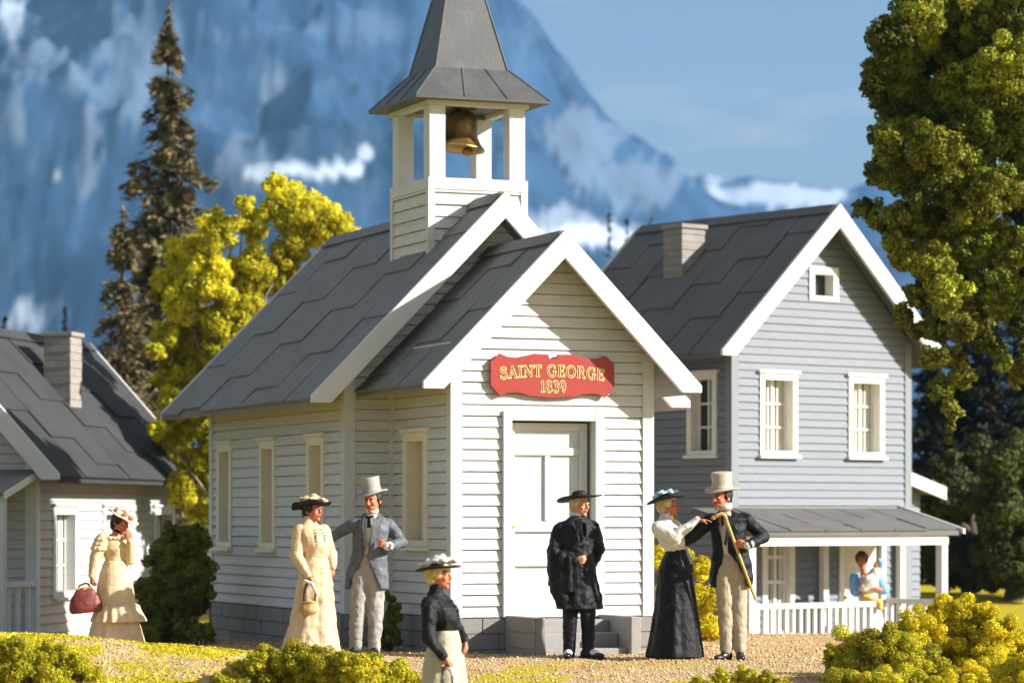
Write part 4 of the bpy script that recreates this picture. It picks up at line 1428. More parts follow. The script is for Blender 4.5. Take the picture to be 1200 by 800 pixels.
spruce_px(197, 12, 54, 112, 'tallest brown green spruce, behind the yellow tree against the snowy mountain', M['needle'], 21, 1.3)
spruce_px(143, 238, 52, 72, 'shorter narrow spruce just left of the tallest spruce', M['needle'], 22, 1.3)
spruce_px(168, 330, 56, 72, 'low dark spruce half hidden between the two tall spruces', M['needle'], 23, 1.2)
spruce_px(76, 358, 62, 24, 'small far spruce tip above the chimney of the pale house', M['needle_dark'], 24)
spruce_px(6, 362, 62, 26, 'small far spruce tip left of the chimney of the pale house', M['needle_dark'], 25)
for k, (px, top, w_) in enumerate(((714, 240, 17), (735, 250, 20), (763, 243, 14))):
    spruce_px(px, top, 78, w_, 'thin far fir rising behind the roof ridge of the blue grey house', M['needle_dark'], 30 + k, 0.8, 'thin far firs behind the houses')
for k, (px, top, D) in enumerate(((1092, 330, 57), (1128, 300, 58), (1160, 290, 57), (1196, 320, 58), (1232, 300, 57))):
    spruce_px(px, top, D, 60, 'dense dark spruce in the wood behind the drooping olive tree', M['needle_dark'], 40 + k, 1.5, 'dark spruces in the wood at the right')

# bushes
cb_ = px_clumps([(205, 680, 36), (184, 700, 24), (226, 662, 22), (230, 702, 20), (206, 642, 24), (181, 726, 16), (214, 728, 20), (192, 658, 20), (224, 634, 18), (232, 622, 9), (200, 620, 9), (236, 680, 14), (178, 740, 16), (200, 742, 18), (222, 745, 16), (190, 750, 14), (212, 752, 14)], 36.6, 0.15, 12, 1.18)
bush(cb_, 'large dark green bush against the left rear corner of the church', M['leaf_dark'], 3600, 0.018, sub=26)
bush(px_clumps([(236, 738, 13), (226, 744, 9), (244, 744, 9)], 35.4, 0.08, 13), 'small low dark bush at the church wall beside the large dark bush', M['leaf_dark'], 4000, 0.017)
bush(px_clumps([(800, 702, 30), (826, 700, 20), (777, 656, 16), (780, 622, 16), (826, 735, 20), (790, 738, 24), (833, 745, 10), (822, 668, 14), (800, 660, 18)], 35.0, 0.15, 14, 1.15), 'yellow green bush behind the woman in the black skirt, at the church corner', M['leaf_bush'], 2600, 0.021)
bush(px_clumps([(452, 738, 14), (460, 718, 12), (446, 752, 12), (462, 745, 12), (456, 700, 7)], 33.0, 0.05, 15), 'small dark shrub in the church wall corner behind the man in the grey coat', M['leaf_dark'], 4500, 0.016)
bush(px_clumps([(8, 782, 26), (40, 776, 24), (72, 783, 22), (98, 794, 18), (25, 800, 26), (62, 806, 26), (110, 806, 16), (90, 775, 10), (20, 762, 10), (-25, 780, 26)], 27.0, 0.2, 16, 1.3), 'olive green foreground bush on the grassy mound below the woman with the red bag', M['leaf_bush2'], 8500, 0.0105, sub=28)
bush(px_clumps([(282, 796, 22), (318, 784, 24), (350, 778, 22), (388, 788, 24), (424, 786, 20), (458, 796, 20), (300, 776, 12), (344, 764, 10), (368, 766, 9), (440, 777, 11), (402, 772, 10), (480, 800, 14), (262, 804, 16), (340, 806, 26), (400, 808, 26), (300, 815, 24), (370, 820, 24), (440, 815, 24)], 27.0, 0.2, 17, 1.3), 'low mixed green bush in front of the woman with the gold purse', M['leaf_bush2'], 8500, 0.0105, sub=28)
bush(np.vstack([px_clumps([(1000, 768, 26), (1030, 760, 26), (985, 782, 18), (1060, 775, 28), (1020, 790, 28), (975, 764, 9), (1090, 790, 28), (1050, 800, 28), (975, 796, 14), (985, 815, 26), (1025, 820, 28), (1065, 820, 28), (1105, 825, 28), (1145, 830, 28)], 27.6, 0.2, 18, 1.3), px_clumps([(985, 812, 24), (1025, 808, 26), (1065, 810, 26)], 26.6, 0.1, 181, 1.3)]), 'lower yellow olive bush at the right, nearest the gravel path', M['leaf_bush2'], 8500, 0.0105, sub=28)
bush(px_clumps([(1082, 738, 24), (1110, 728, 24), (1140, 726, 22), (1165, 742, 24), (1190, 762, 24), (1070, 752, 20), (1120, 755, 30), (1150, 775, 30), (1185, 795, 30), (1110, 790, 30), (1125, 712, 12), (1098, 714, 10), (1150, 718, 12), (1180, 738, 12), (1205, 780, 24), (1062, 735, 12), (1220, 800, 24), (1140, 810, 30), (1180, 825, 30), (1215, 830, 30), (1080, 790, 28)], 28.3, 0.2, 19, 1.3), 'high bright yellow green bush at the right in front of the blue grey house', M['leaf_bush'], 7500, 0.0115, sub=28)
bush(px_clumps([(1105, 812, 24), (1140, 804, 26), (1175, 798, 28), (1205, 792, 28), (1235, 800, 30)], 26.5, 0.12, 182, 1.25), 'yellow olive bush nearest the camera at the foot of the high bright bush', M['leaf_bush'], 8500, 0.0105, sub=28)
bush(px_clumps([(822, 804, 12), (846, 798, 12), (872, 794, 12), (898, 797, 11), (918, 804, 9)], 26.6, 0.08, 20, 1.3), 'small low green bush at the bottom below the couple with the cane', M['leaf_bush2'], 7000, 0.0120, sub=24)

# turf tufts on the mound
n = 7000
tx, ty = RNG.uniform(-5.6, -1.6, n * 3), RNG.uniform(25.8, 31.5, n * 3)
k_ = RNG.random(n * 3) < grass_mask(tx, ty) * 0.8
tx, ty = tx[k_][:n], ty[k_][:n]
n = len(tx)
pos = np.stack([tx, ty, ground_z(tx, ty) + 0.008], -1)
nn = np.stack([RNG.normal(size=n), RNG.normal(size=n), RNG.normal(size=n) * 0.5 + 0.5], -1)
nn /= np.linalg.norm(nn, axis=1, keepdims=True)
v = RNG.uniform(0.7, 1.25, (n, 1))
h = RNG.normal(size=(n, 1)) * 0.12
tf = leaf_mesh('grass', pos, nn, RNG.uniform(0.008, 0.02, n), np.hstack([v * (1 + h), v, v]), M['leaf_bush'], None)
tag(tf, 'short yellow green turf growing over the mound', 'grass', kind='stuff')


# ------------------------------------------------------------------ mountains
def interp(pts, x):
    return np.interp(x, [p[0] for p in pts], [p[1] for p in pts])


def fractal(u, v, s, seed, oct_=6, ridged=True):
    out = np.zeros(np.broadcast(u, v).shape)
    amp, tot = 1.0, 0.0
    for o in range(oct_):
        nz = vnoise(u, v, s / (2 ** o), seed + o)
        if ridged:
            nz = 1 - np.abs(2 * nz - 1)
        out += amp * nz
        tot += amp
        amp *= 0.52
    return out / tot


SNOW = [(90, 45, 140, 60, 0.34), (150, 105, 50, 35, 0.34), (340, 200, 75, 9, 1.0), (430, 180, 8, 9, 0.9), (85, 205, 20, 10, 0.9), (55, 365, 45, 22, 1.0), (105, 180, 16, 60, 0.5), (330, 100, 18, 34, 0.45),
        (690, 170, 50, 40, 0.40), (740, 215, 60, 40, 0.42), (660, 260, 50, 18, 0.7), (690, 275, 50, 14, 1.0), (280, 200, 45, 40, 0.38), (10, 20, 18, 24, 0.95), (420, 30, 60, 30, 0.16), (20, 130, 20, 30, 0.4), (240, 380, 60, 30, 0.4)]
SNOW_FAR = [(910, 228, 85, 16, 1.0), (850, 236, 50, 14, 1.0), (840, 206, 30, 10, 0.8), (965, 228, 40, 10, 1.0), (700, 300, 60, 20, 0.8)]


def mountain(name, ridge, D0, DR, D1, cols, rows, seed, rough, snow, label=None):
    px = np.linspace(-900, 2100, cols)
    tt = np.linspace(0, 1, rows)
    dist = D0 + (D1 - D0) * tt
    PX, DD = np.meshgrid(px, dist)
    zr = CAMZ + (HZ - interp(ridge, PX)) / F * DR
    f = np.where(DD <= DR, np.clip((DD - D0) / (DR - D0), 0, 1) ** 1.25, np.clip(1 - (DD - DR) / (D1 - DR) * 0.9, 0, 1))
    X = (PX - 600) / F * DD
    nz = fractal(X, DD, 520, seed)
    nz2 = fractal(X, DD, 140, seed + 9, 5)
    amp = np.clip((DD - D0) / (DR - D0) * 1.4, 0, 1) * (1 - np.exp(-((DD - DR) / (0.10 * DR)) ** 2) * 0.82)
    Z = -1.0 + f * (zr + 1.0) + amp * rough * ((nz - 0.62) * 1.0 + (nz2 - 0.6) * 0.30)
    Z += (nz2 - 0.6) * rough * 0.05
    co = np.stack([X, DD, Z], -1).reshape(-1, 3)
    idx = np.arange(rows * cols).reshape(rows, cols)
    fq = np.stack([idx[:-1, :-1], idx[:-1, 1:], idx[1:, 1:], idx[1:, :-1]], -1).reshape(-1, 4)
    me = fast_mesh(bpy.data.meshes.new(name), co, fq)
    py = HZ - (Z - CAMZ) / DD * F
    s = np.zeros_like(Z)
    stre = fractal(PX + py * 0.35, py * 0.45, 26, 70 + seed, 4)
    wob = (fractal(PX, py, 60, 50 + seed, 5) - 0.6) * 1.5
    for (cx, cy, rx, ry, a) in snow:
        e = 1 - np.sqrt(((PX - cx) / rx) ** 2 + ((py - cy) / ry) ** 2)
        s = np.maximum(s, a * sstep(0.0, 0.30, e * 0.8 + wob * 0.55 + (stre - 0.62) * 1.3))
    s = np.maximum(s, 0.10 * sstep(0.1, 0.3, wob * 0.5 + (stre - 0.62) * 1.0))
    s = np.where(s < 0.62, s * 0.23, 0.14 + (s - 0.62) * 0.95)
    at = me.attributes.new('snow', 'FLOAT', 'POINT')
    at.data.foreach_set('value', s.astype(np.float32).ravel())
    me.polygons.foreach_set('use_smooth', [True] * len(me.polygons))
    o = bpy.data.objects.new(name, me)
    COL.objects.link(o)
    o['kind'] = 'structure'
    m = bpy.data.materials.new(name + '_rock')
    m.use_nodes = True
    N, L = m.node_tree.nodes, m.node_tree.links
    b = N['Principled BSDF']
    b.inputs['Roughness'].default_value = 0.9
    b.inputs['Specular IOR Level'].default_value = 0.1
    tc = N.new('ShaderNodeTexCoord')
    n1 = N.new('ShaderNodeTexNoise')
    n1.inputs['Scale'].default_value = 0.011
    n1.inputs['Detail'].default_value = 9
    n1.inputs['Roughness'].default_value = 0.65
    L.new(tc.outputs['Object'], n1.inputs['Vector'])
    r = N.new('ShaderNodeValToRGB')
    r.color_ramp.elements[0].position = 0.3
    r.color_ramp.elements[0].color = hexc((0.002, 0.010, 0.028))
    r.color_ramp.elements[1].position = 0.7
    r.color_ramp.elements[1].color = hexc((0.026, 0.066, 0.130))
    L.new(n1.outputs['Fac'], r.inputs[0])
    a = N.new('ShaderNodeAttribute')
    a.attribute_name = 'snow'
    x = N.new('ShaderNodeMix')
    x.data_type = 'RGBA'
    L.new(a.outputs['Fac'], x.inputs[0])
    L.new(r.outputs[0], x.inputs[6])
    x.inputs[7].default_value = hexc((0.66, 0.76, 0.86))
    L.new(x.outputs[2], b.inputs['Base Color'])
    me.materials.append(m)
    return o


ridge_a = [(-900, 100), (-600, -60), (-300, -200), (0, -330), (250, -340), (420, -220), (520, -110), (570, -40), (603, 4), (622, 31), (649, 77), (683, 126), (712, 160), (749, 176), (787, 197), (812, 222), (840, 246), (900, 275), (1000, 300), (1300, 330), (2100, 380)]
ridge_b = [(-900, 330), (300, 260), (700, 222), (790, 210), (812, 203), (829, 200), (848, 206), (867, 204), (925, 210), (994, 221), (1008, 215), (1021, 212), (1042, 216), (1100, 232), (1250, 220), (1600, 280), (2100, 330)]
mountain('mountains', ridge_a, 1500, 2600, 3300, 900, 240, 3, 330, SNOW)
mountain('far_mountains', ridge_b, 2900, 3600, 3900, 520, 70, 5, 70, SNOW_FAR)

# ------------------------------------------------------------------ air, sky, sun, camera
SUN = Vector((1.672, -0.409, 0.84)).normalized()
el = math.asin(SUN.z)
az = math.atan2(SUN.x, SUN.y)

HAZE = HAZE_DENSITY = 0.00011
hz = MB().box((-4200, -4200, -90), (4200, 4300, 640)).build('haze', bpy.data.materials.new('valley_haze'))
tag(hz, 'thin blue air between the village and the mountains', 'haze', kind='stuff')
m = hz.data.materials[0]
m.use_nodes = True
N, L = m.node_tree.nodes, m.node_tree.links
N.remove(N['Principled BSDF'])
pv = N.new('ShaderNodeVolumePrincipled')
pv.inputs['Color'].default_value = (0.20, 0.47, 0.95, 1)
pv.inputs['Density'].default_value = HAZE_DENSITY
pv.inputs['Anisotropy'].default_value = 0.0
L.new(pv.outputs[0], N['Material Output'].inputs['Volume'])

world = bpy.data.worlds.new('World')
SC.world = world
world.use_nodes = True
N, L = world.node_tree.nodes, world.node_tree.links
bg = N['Background']
sky = N.new('ShaderNodeTexSky')
sky.sky_type = 'NISHITA'
sky.sun_disc = False
sky.sun_elevation = el
sky.sun_rotation = az
sky.air_density = 1.0
sky.dust_density = 2.0
sky.ozone_density = 1.0
tc = N.new('ShaderNodeTexCoord')
mp = N.new('ShaderNodeMapping')
mp.inputs['Scale'].default_value = (1, 1, 4.5)
L.new(tc.outputs['Generated'], mp.inputs['Vector'])
nz = N.new('ShaderNodeTexNoise')
nz.inputs['Scale'].default_value = 9
nz.inputs['Detail'].default_value = 6
nz.inputs['Roughness'].default_value = 0.55
L.new(mp.outputs[0], nz.inputs['Vector'])
mr = N.new('ShaderNodeMapRange')
mr.inputs['From Min'].default_value = 0.54
mr.inputs['From Max'].default_value = 0.78
mr.inputs['To Max'].default_value = 0.55
L.new(nz.outputs['Fac'], mr.inputs['Value'])
mx = N.new('ShaderNodeMix')
mx.data_type = 'RGBA'
sepz = N.new('ShaderNodeSeparateXYZ')
L.new(tc.outputs['Generated'], sepz.inputs[0])
hi_ = N.new('ShaderNodeMapRange')          # added pale veil high overhead, out of view, to whiten the fill light
hi_.interpolation_type = 'SMOOTHSTEP'
hi_.inputs['From Min'].default_value = 0.22
hi_.inputs['From Max'].default_value = 0.55
hi_.inputs['To Max'].default_value = 0.32
L.new(sepz.outputs['Z'], hi_.inputs['Value'])
mxm = N.new('ShaderNodeMath')
mxm.operation = 'MAXIMUM'
L.new(mr.outputs[0], mxm.inputs[0])
L.new(hi_.outputs[0], mxm.inputs[1])
L.new(mxm.outputs[0], mx.inputs[0])
L.new(sky.outputs[0], mx.inputs[6])
mx.inputs[7].default_value = (8.2, 7.2, 5.9, 1)
L.new(mx.outputs[2], bg.inputs['Color'])
bg.inputs['Strength'].default_value = 0.05

sl = bpy.data.lights.new('sun', 'SUN')
sl.energy = 5.0
sl.angle = math.radians(0.6)
sl.color = (1.0, 0.955, 0.895)
so = bpy.data.objects.new('sun', sl)
COL.objects.link(so)
so.rotation_euler = SUN.to_track_quat('Z', 'Y').to_euler()

cam = bpy.data.cameras.new('camera')
cam.sensor_width = 36
cam.lens = 108
cam.shift_y = 205 / 1200
cam.clip_start = 0.5
cam.clip_end = 20000
cam.dof.use_dof = True
cam.dof.focus_distance = 29.8
cam.dof.aperture_fstop = 1.5
co_ = bpy.data.objects.new('camera', cam)
COL.objects.link(co_)
co_.location = (0, 0, CAMZ)
co_.rotation_euler = (math.pi / 2, 0, 0)
SC.camera = co_
SC.view_settings.view_transform = 'Standard'
SC.view_settings.look = 'None'
SC.view_settings.gamma = 1
SC.view_settings.exposure = 1.2
SC.cycles.max_bounces = 8
SC.cycles.transparent_max_bounces = 8
SC.cycles.volume_bounces = 1
SC.cycles.use_denoising = True


# ================================================================== PEOPLE
def V(*a):
    return Vector(a)


class Person:
    """a standing figure; joints are given in photo pixels at the figure's own distance"""

    def __init__(self, label, D, cx, fy, yaw):
        self.D, self.cx, self.fy, self.s = D, cx, fy, F / D
        base = ray_pt(cx, fy, D)
        if abs(base.z - gz(base.x, base.y)) < 0.09:
            base.z = gz(base.x, base.y) - 0.003
        self.base = base
        self.yaw = math.radians(yaw)
        self.f = V(math.sin(self.yaw), -math.cos(self.yaw), 0)      # where the chest faces
        self.l = V(math.cos(self.yaw), math.sin(self.yaw), 0)       # the person's left
        self.label = label
        self.body = MB()
        self.root = None
        self.later = []

    def P(self, px, py, y=0.0):
        k = (self.D + y) / self.D
        return V((px - 600) / F * (self.D + y) - self.base.x, y, CAMZ + (HZ - py) / F * (self.D + y) - self.base.z)

    def finish(self, skin='skin'):
        self.root = fuse(self.body, 'person', M[skin], None, 0.0058, 2)
        self.root.location = self.base
        tag(self.root, self.label, 'person')
        for fn in self.later:
            fn()
        return self.root

    def part(self, name, mb, m, voxel=0.009, smooth=3, folds=0.012, parent=None):
        def go():
            return fuse(mb, name, M[m], self.root, voxel, smooth, folds)
        o = go()
        return o

    # ---- anatomy
    def head(self, c, yaw, pitch=0, roll=0, k=1.0, female=False):
        """c: middle of the head; yaw/pitch/roll in degrees, yaw 90 looks to the right of the picture"""
        m = Matrix.Translation(c) @ Matrix.Rotation(math.radians(yaw), 4, 'Z') @ Matrix.Rotation(math.radians(roll), 4, 'Y') @ Matrix.Rotation(math.radians(pitch), 4, 'X') @ Matrix.Scale(k, 4)
        self.hm = m
        b = self.body
        b.ell((0, 0.018, 0.030), (0.074, 0.092, 0.088), m)
        b.ell((0, -0.020, -0.030), (0.062, 0.070, 0.080), m)
        jw = 0.046 if female else 0.053
        b.ell((0, -0.036, -0.062), (jw, 0.052, 0.046), m)
        b.ell((0, -0.072, -0.096), (0.022, 0.020, 0.018), m)
        T = lambda p: m @ Vector(p)
        b.cap(T((0, -0.088, 0.020)), T((0, -0.108, -0.022)), 0.010 * k, 0.0145 * k, 8)
        b.cap(T((-0.010, -0.094, -0.027)), T((0.010, -0.094, -0.027)), 0.010 * k, 0.010 * k, 8)
        b.cap(T((-0.040, -0.074, 0.024)), T((0.040, -0.074, 0.024)), 0.013 * k, 0.013 * k, 8)
        for s in (-1, 1):
            b.ell((s * 0.036, -0.064, -0.026), (0.024, 0.022, 0.024), m)
            b.ell((s * 0.074, 0.012, -0.008), (0.010, 0.020, 0.032), m)
        b.cap(T((-0.018, -0.086, -0.058)), T((0.018, -0.086, -0.058)), 0.011 * k, 0.011 * k, 8)

        def face():
            lp = MB()
            lp.cap(T((-0.017, -0.096, -0.054)), T((0.017, -0.096, -0.054)), 0.0048 * k, 0.0048 * k, 8)
            lp.cap(T((-0.013, -0.095, -0.063)), T((0.013, -0.095, -0.063)), 0.0055 * k, 0.0055 * k, 8)
            lp.build('lips', M['lips'], self.root, True)
            for s in (-1, 1):
                e = MB().ell((s * 0.030, -0.0785, 0.004), (0.0135, 0.010, 0.0075), m).build('eye', M['eye_white'], self.root, True)
                MB().ell((s * 0.030, -0.0865, 0.004), (0.0062, 0.004, 0.0066), m).build('iris', M['eye_dark'], e, True)
                MB().cap(T((s * 0.016, -0.090, 0.022)), T((s * 0.046, -0.080, 0.025)), 0.0045 * k, 0.003 * k, 6).build('eyebrow', M['hair_dark'] if not getattr(self, 'brow', None) else M[self.brow], self.root, True)
        self.later.append(face)
        return m

    def limb(self, pts, rad, mb=None):
        mb = mb or self.body
        for i in range(len(pts) - 1):
            mb.cap(pts[i], pts[i + 1], rad[i], rad[i + 1], 14)

    def hand(self, wrist, d, thumb, curl=35, k=0.95, spread=0.0, tcurl=25):
        """wrist point, pointing direction, direction of the thumb side"""
        b = self.body
        d = Vector(d).normalized()
        t = Vector(thumb)
        t = (t - d * t.dot(d)).normalized()
        n = d.cross(t)                      # palm side
        if hasattr(self, 'palm') and self.palm is not None and n.dot(self.palm) < 0:
            n = -n
        w = Vector(wrist)
        for i, off in enumerate((1.5, 0.5, -0.5, -1.5)):
            kn = w + d * (0.086 - abs(off - 0.5) * 0.006) * k + t * off * 0.0185 * k
            b.cap(w + t * off * 0.011 * k + d * 0.01 * k, kn, 0.0135 * k, 0.0115 * k, 8)
            ln = (0.070, 0.078, 0.072, 0.056)[i] * k
            p = kn
            dd = (d + t * off * spread).normalized()
            ang = 0
            for j, fr in enumerate((0.42, 0.33, 0.25)):
                ang += math.radians(curl) * (0.75, 1.0, 0.8)[j]
                q = p + (dd * math.cos(ang) + n * math.sin(ang)) * ln * fr
                b.cap(p, q, (0.0098 - j * 0.0009) * k, (0.0090 - j * 0.0009) * k, 8)
                p = q
        b.cap(w + d * 0.012 * k, w + d * 0.05 * k + t * 0.030 * k + n * 0.012 * k, 0.015 * k, 0.013 * k, 8)
        p = w + d * 0.05 * k + t * 0.030 * k + n * 0.012 * k
        a = math.radians(tcurl)
        q = p + (d * math.cos(a) + t * 0.35 * math.cos(a) + n * math.sin(a)).normalized() * 0.034 * k
        b.cap(p, q, 0.0118 * k, 0.0105 * k, 8)
        r = q + (d * math.cos(a * 1.6) + n * math.sin(a * 1.6) - t * 0.1).normalized() * 0.028 * k
        b.cap(q, r, 0.0105 * k, 0.0085 * k, 8)

    def ring(self, c, rx, ry, n=40, yaw=None, fold=None, g0=0.0, g1=2 * math.pi):
        """points of a horizontal ring; angle 0 faces the chest direction"""
        f, l = self.f, self.l
        if yaw is not None:
            a = math.radians(yaw)
            f, l = V(math.sin(a), -math.cos(a), 0), V(math.cos(a), math.sin(a), 0)
        out = []
        for i in range(n):
            t = g0 + (g1 - g0) * i / n
            k = 1.0
            if fold:
                k += fold(t)
            ct, st = math.cos(t), math.sin(t)
            out.append(Vector(c) + f * ct * ry * k + l * st * rx * k)
        return out

    def loft(self, mb, specs, n=40, fold=None):
        """specs: (centre, half width, half depth[, fold strength])"""
        rings = []
        for s in specs:
            fs = s[3] if len(s) > 3 else 0
            fn = (lambda t, fs=fs: fs * fold(t)) if (fold and fs) else None
            rings.append(self.ring(s[0], s[1], s[2], n, None, fn))
        mb.rings(rings)
        return mb

    def shell(self, mb, specs, n=44, th=0.022):
        """open-fronted garment: (centre, half width, half depth, gap half-angle left, gap right, offset)"""
        vs = []
        rings_o, rings_i = [], []
        for (c, rx, ry, ga, gb) in specs:
            ro, ri = [], []
            for i in range(n + 1):
                t = math.radians(ga) + (2 * math.pi - math.radians(ga + gb)) * i / n
                ct, st = math.cos(t), math.sin(t)
                ro.append(Vector(c) + self.f * ct * ry + self.l * st * rx)
                ri.append(Vector(c) + self.f * ct * (ry - th) + self.l * st * (rx - th))
            rings_o.append(ro)
            rings_i.append(ri)
        loops = [o + i[::-1] for o, i in zip(rings_o, rings_i)]
        mb.rings(loops)
        return mb


def hat_matrix(hm, z=0.075, tilt=(0, 0), off=(0, 0.005)):
    return hm @ Matrix.Translation((off[0], off[1], z)) @ Matrix.Rotation(math.radians(tilt[0]), 4, 'X') @ Matrix.Rotation(math.radians(tilt[1]), 4, 'Y')


def top_hat(p, tilt=(0, 0), h=0.165, m='top_hat', z=0.072, band='top_hat'):
    X = hat_matrix(p.hm, z, tilt)

    def warp(q, t, r):
        if r > 0.12:
            q = q + V(0, 0, 0.030 * abs(math.cos(t)) ** 2 * (r - 0.11) / 0.05 - 0.008)
        return q
    b = MB().lathe([(0.001, 0.004), (0.086, 0.0), (0.10, -0.006), (0.158, -0.006), (0.163, 0.0), (0.158, 0.008), (0.104, 0.012), (0.097, 0.03), (0.093, h * 0.5), (0.100, h - 0.008), (0.098, h), (0.08, h + 0.003), (0.001, h)], 36, X, 0.93, 1.08, warp)
    o = b.build('top_hat', M[m], p.root, True)
    MB().lathe([(0.0995, 0.014), (0.1005, 0.016), (0.098, 0.045), (0.0945, 0.047)], 36, X, 0.93, 1.08).build('hat_band', M[band], o, True)
    return o


def brim_hat(p, R=0.2, tilt=(0, 0), m='black_felt', z=0.07, dome=0.085, domer=0.085, saddle=0.02, sx=1.0, sy=1.0, wave=0.0, off=(0, 0.005)):
    X = hat_matrix(p.hm, z, tilt, off)

    def warp(q, t, r):
        k = max(0, (r - 0.09)) / max(0.01, R - 0.09)
        return q + V(0, 0, saddle * k * math.cos(2 * t) + wave * k * math.sin(5 * t + 1))
    prof = [(0.001, -0.004), (0.08, -0.010), (R * 0.7, -0.012), (R, -0.004), (R + 0.004, 0.002), (R, 0.008), (R * 0.7, 0.004), (domer + 0.008, 0.008), (domer, 0.02), (domer * 0.96, dome * 0.55), (domer * 0.78, dome * 0.85), (domer * 0.4, dome * 0.99), (0.001, dome)]
    o = MB().lathe(prof, 40, X, sx, sy, warp).build('hat', M[m], p.root, True)
    return o, X


def blobs(X, spots, seed=0):
    """overlapping petals / feathers heaped on a hat"""
    rs = random.Random(seed)
    b = MB()
    for (x, y, z, r) in spots:
        for _ in range(5):
            d = V(rs.uniform(-1, 1), rs.uniform(-1, 1), rs.uniform(-0.3, 0.8)) * r * 0.55
            k = r * rs.uniform(0.6, 0.95)
            b.ell((0, 0, 0), (k, k * 0.75, k * 0.45), X @ Matrix.Translation(V(x, y, z) + d) @ Matrix.Rotation(rs.uniform(0, 6), 4, 'Z') @ Matrix.Rotation(rs.uniform(-0.6, 0.6), 4, 'X'), 10, 6)
    return b


def hair_shell(p, m, mat_key, bun=None, long_=0.0, female=True):
    b = MB()
    b.ell((0, 0.030, 0.036), (0.083, 0.092, 0.092), m)
    if female:
        b.ell((0, 0.055, -0.02), (0.080, 0.062, 0.070), m)
        for s in (-1, 1):
            b.ell((s * 0.064, 0.004, 0.030), (0.028, 0.052, 0.058), m)
        b.ell((0, -0.050, 0.078), (0.066, 0.042, 0.032), m)
    else:
        b.ell((0, 0.060, -0.020), (0.066, 0.046, 0.062), m)
        for s in (-1, 1):
            b.ell((s * 0.068, 0.012, 0.016), (0.016, 0.040, 0.046), m)
    if bun:
        b.ell(bun[:3], (bun[3],) * 3, m)
    o = fuse(b, 'hair', M[mat_key], p.root, 0.007, 2, 0.008)
    return o


def shoe(p, ankle, toe_dir, mat_key='leather_black', L=0.25, spat=None):
    d = Vector((toe_dir[0], toe_dir[1], 0)).normalized()
    s = Vector((-d.y, d.x, 0))
    a = Vector((ankle[0], ankle[1], 0.0))
    X = Matrix.Identity(4)
    for i in range(3):
        X[i][0], X[i][1], X[i][2], X[i][3] = s[i], d[i], (0, 0, 1)[i], a[i]
    b = MB()
    b.ell((0, 0.02, 0.045), (0.045, 0.085, 0.045), X)
    b.ell((0, 0.115, 0.030), (0.043, 0.085, 0.032), X)
    b.ell((0, -0.045, 0.045), (0.038, 0.045, 0.045), X)
    o = fuse(b, 'shoe', M[mat_key], p.root, 0.008, 2, 0)
    MB().prism([X @ V(x, y, -0.012) for x, y in ((-0.038, -0.09), (0.038, -0.09), (0.043, 0.05), (0.048, 0.13), (0.022, 0.205), (-0.022, 0.205), (-0.048, 0.13), (-0.043, 0.05))], (0, 0, 0.024)).build('sole', M['sole'], o)
    if spat:
        sb = MB()
        sb.ell((0, 0.005, 0.075), (0.050, 0.062, 0.055), X)
        sb.ell((0, 0.075, 0.055), (0.046, 0.055, 0.032), X)
        fuse(sb, 'spat', M[spat], o, 0.008, 2, 0)
    return o


def man_body(p, hips, knees, ankles, chest, neck, sh, el, wr):
    b = p.body
    pel = (Vector(hips[0]) + Vector(hips[1])) / 2
    for i in (0, 1):
        p.limb([hips[i], knees[i], ankles[i]], [0.075, 0.052, 0.036])
        b.ell((0, 0, 0), (0.03, 0.035, 0.03), Matrix.Translation((ankles[i][0], ankles[i][1], 0.04)))
        b.cap(Vector(ankles[i]), (ankles[i][0], ankles[i][1], 0.04), 0.034, 0.034)
        p.limb([sh[i], el[i], wr[i]], [0.048, 0.036, 0.025])
        b.cap(Vector(chest) + V(0, 0, 0.10), sh[i], 0.07, 0.055)
    p.loft(b, [(pel - V(0, 0, 0.06), 0.10, 0.075), (pel + V(0, 0, 0.05), 0.125, 0.08), (pel.lerp(Vector(chest), 0.55), 0.105, 0.072), (Vector(chest), 0.13, 0.085), (Vector(chest) + V(0, 0, 0.12), 0.11, 0.07), (Vector(neck), 0.05, 0.05)], 24)
    b.cap(Vector(neck) - V(0, 0, 0.03), p.hm @ V(0, 0.015, -0.05), 0.047, 0.046)


# ---------------------------------------------------------------- 1 clergyman in black by the door
p = Person('man in a long black coat and round broad black hat, standing before the church steps', 31.0, 681, 774, 22)
P = p.P
p.brow = 'hair_grey'
hm = p.head(P(679, 591, 0), 52, 4, 2, 1.02)
sh = [P(656, 620, -0.02), P(694, 618, 0.05)]
el = [P(648, 648, -0.06), P(702, 643, 0.10)]
wr = [P(674, 656, -0.20), P(694, 660, 0.16)]
hips, kn, an = [P(669, 690, 0.0), P(688, 690, 0.02)], [P(668, 728, -0.01), P(689, 728, 0)], [P(667, 764, 0), P(689, 764, 0)]
man_body(p, hips, kn, an, P(675, 637, 0.01), P(677, 606, 0.01), sh, el, wr)
p.palm = V(0, 1, 0)
p.hand(wr[0], (1, -0.12, -0.02), (0, -0.2, 1), 62, 0.98)
p.palm = None
p.hand(wr[1], (-0.8, 0.1, -0.5), (0, -0.2, 1), 40)
p.finish('skin_pale')
c = MB()
fold = lambda t: math.cos(7 * t + 1) + 0.5 * math.cos(12 * t)
p.loft(c, [(P(680, 713, 0.02), 0.245, 0.185, 0.035), (P(679, 700, 0.02), 0.24, 0.18, 0.03), (P(677, 672, 0.01), 0.20, 0.15, 0.02), (P(676, 652, 0.01), 0.178, 0.138, 0.01), (P(675, 632, 0.01), 0.192, 0.145), (P(675, 618, 0.01), 0.19, 0.125), (P(676, 609, 0.01), 0.13, 0.09), (P(677, 604, 0.01), 0.068, 0.07)], 48, fold)
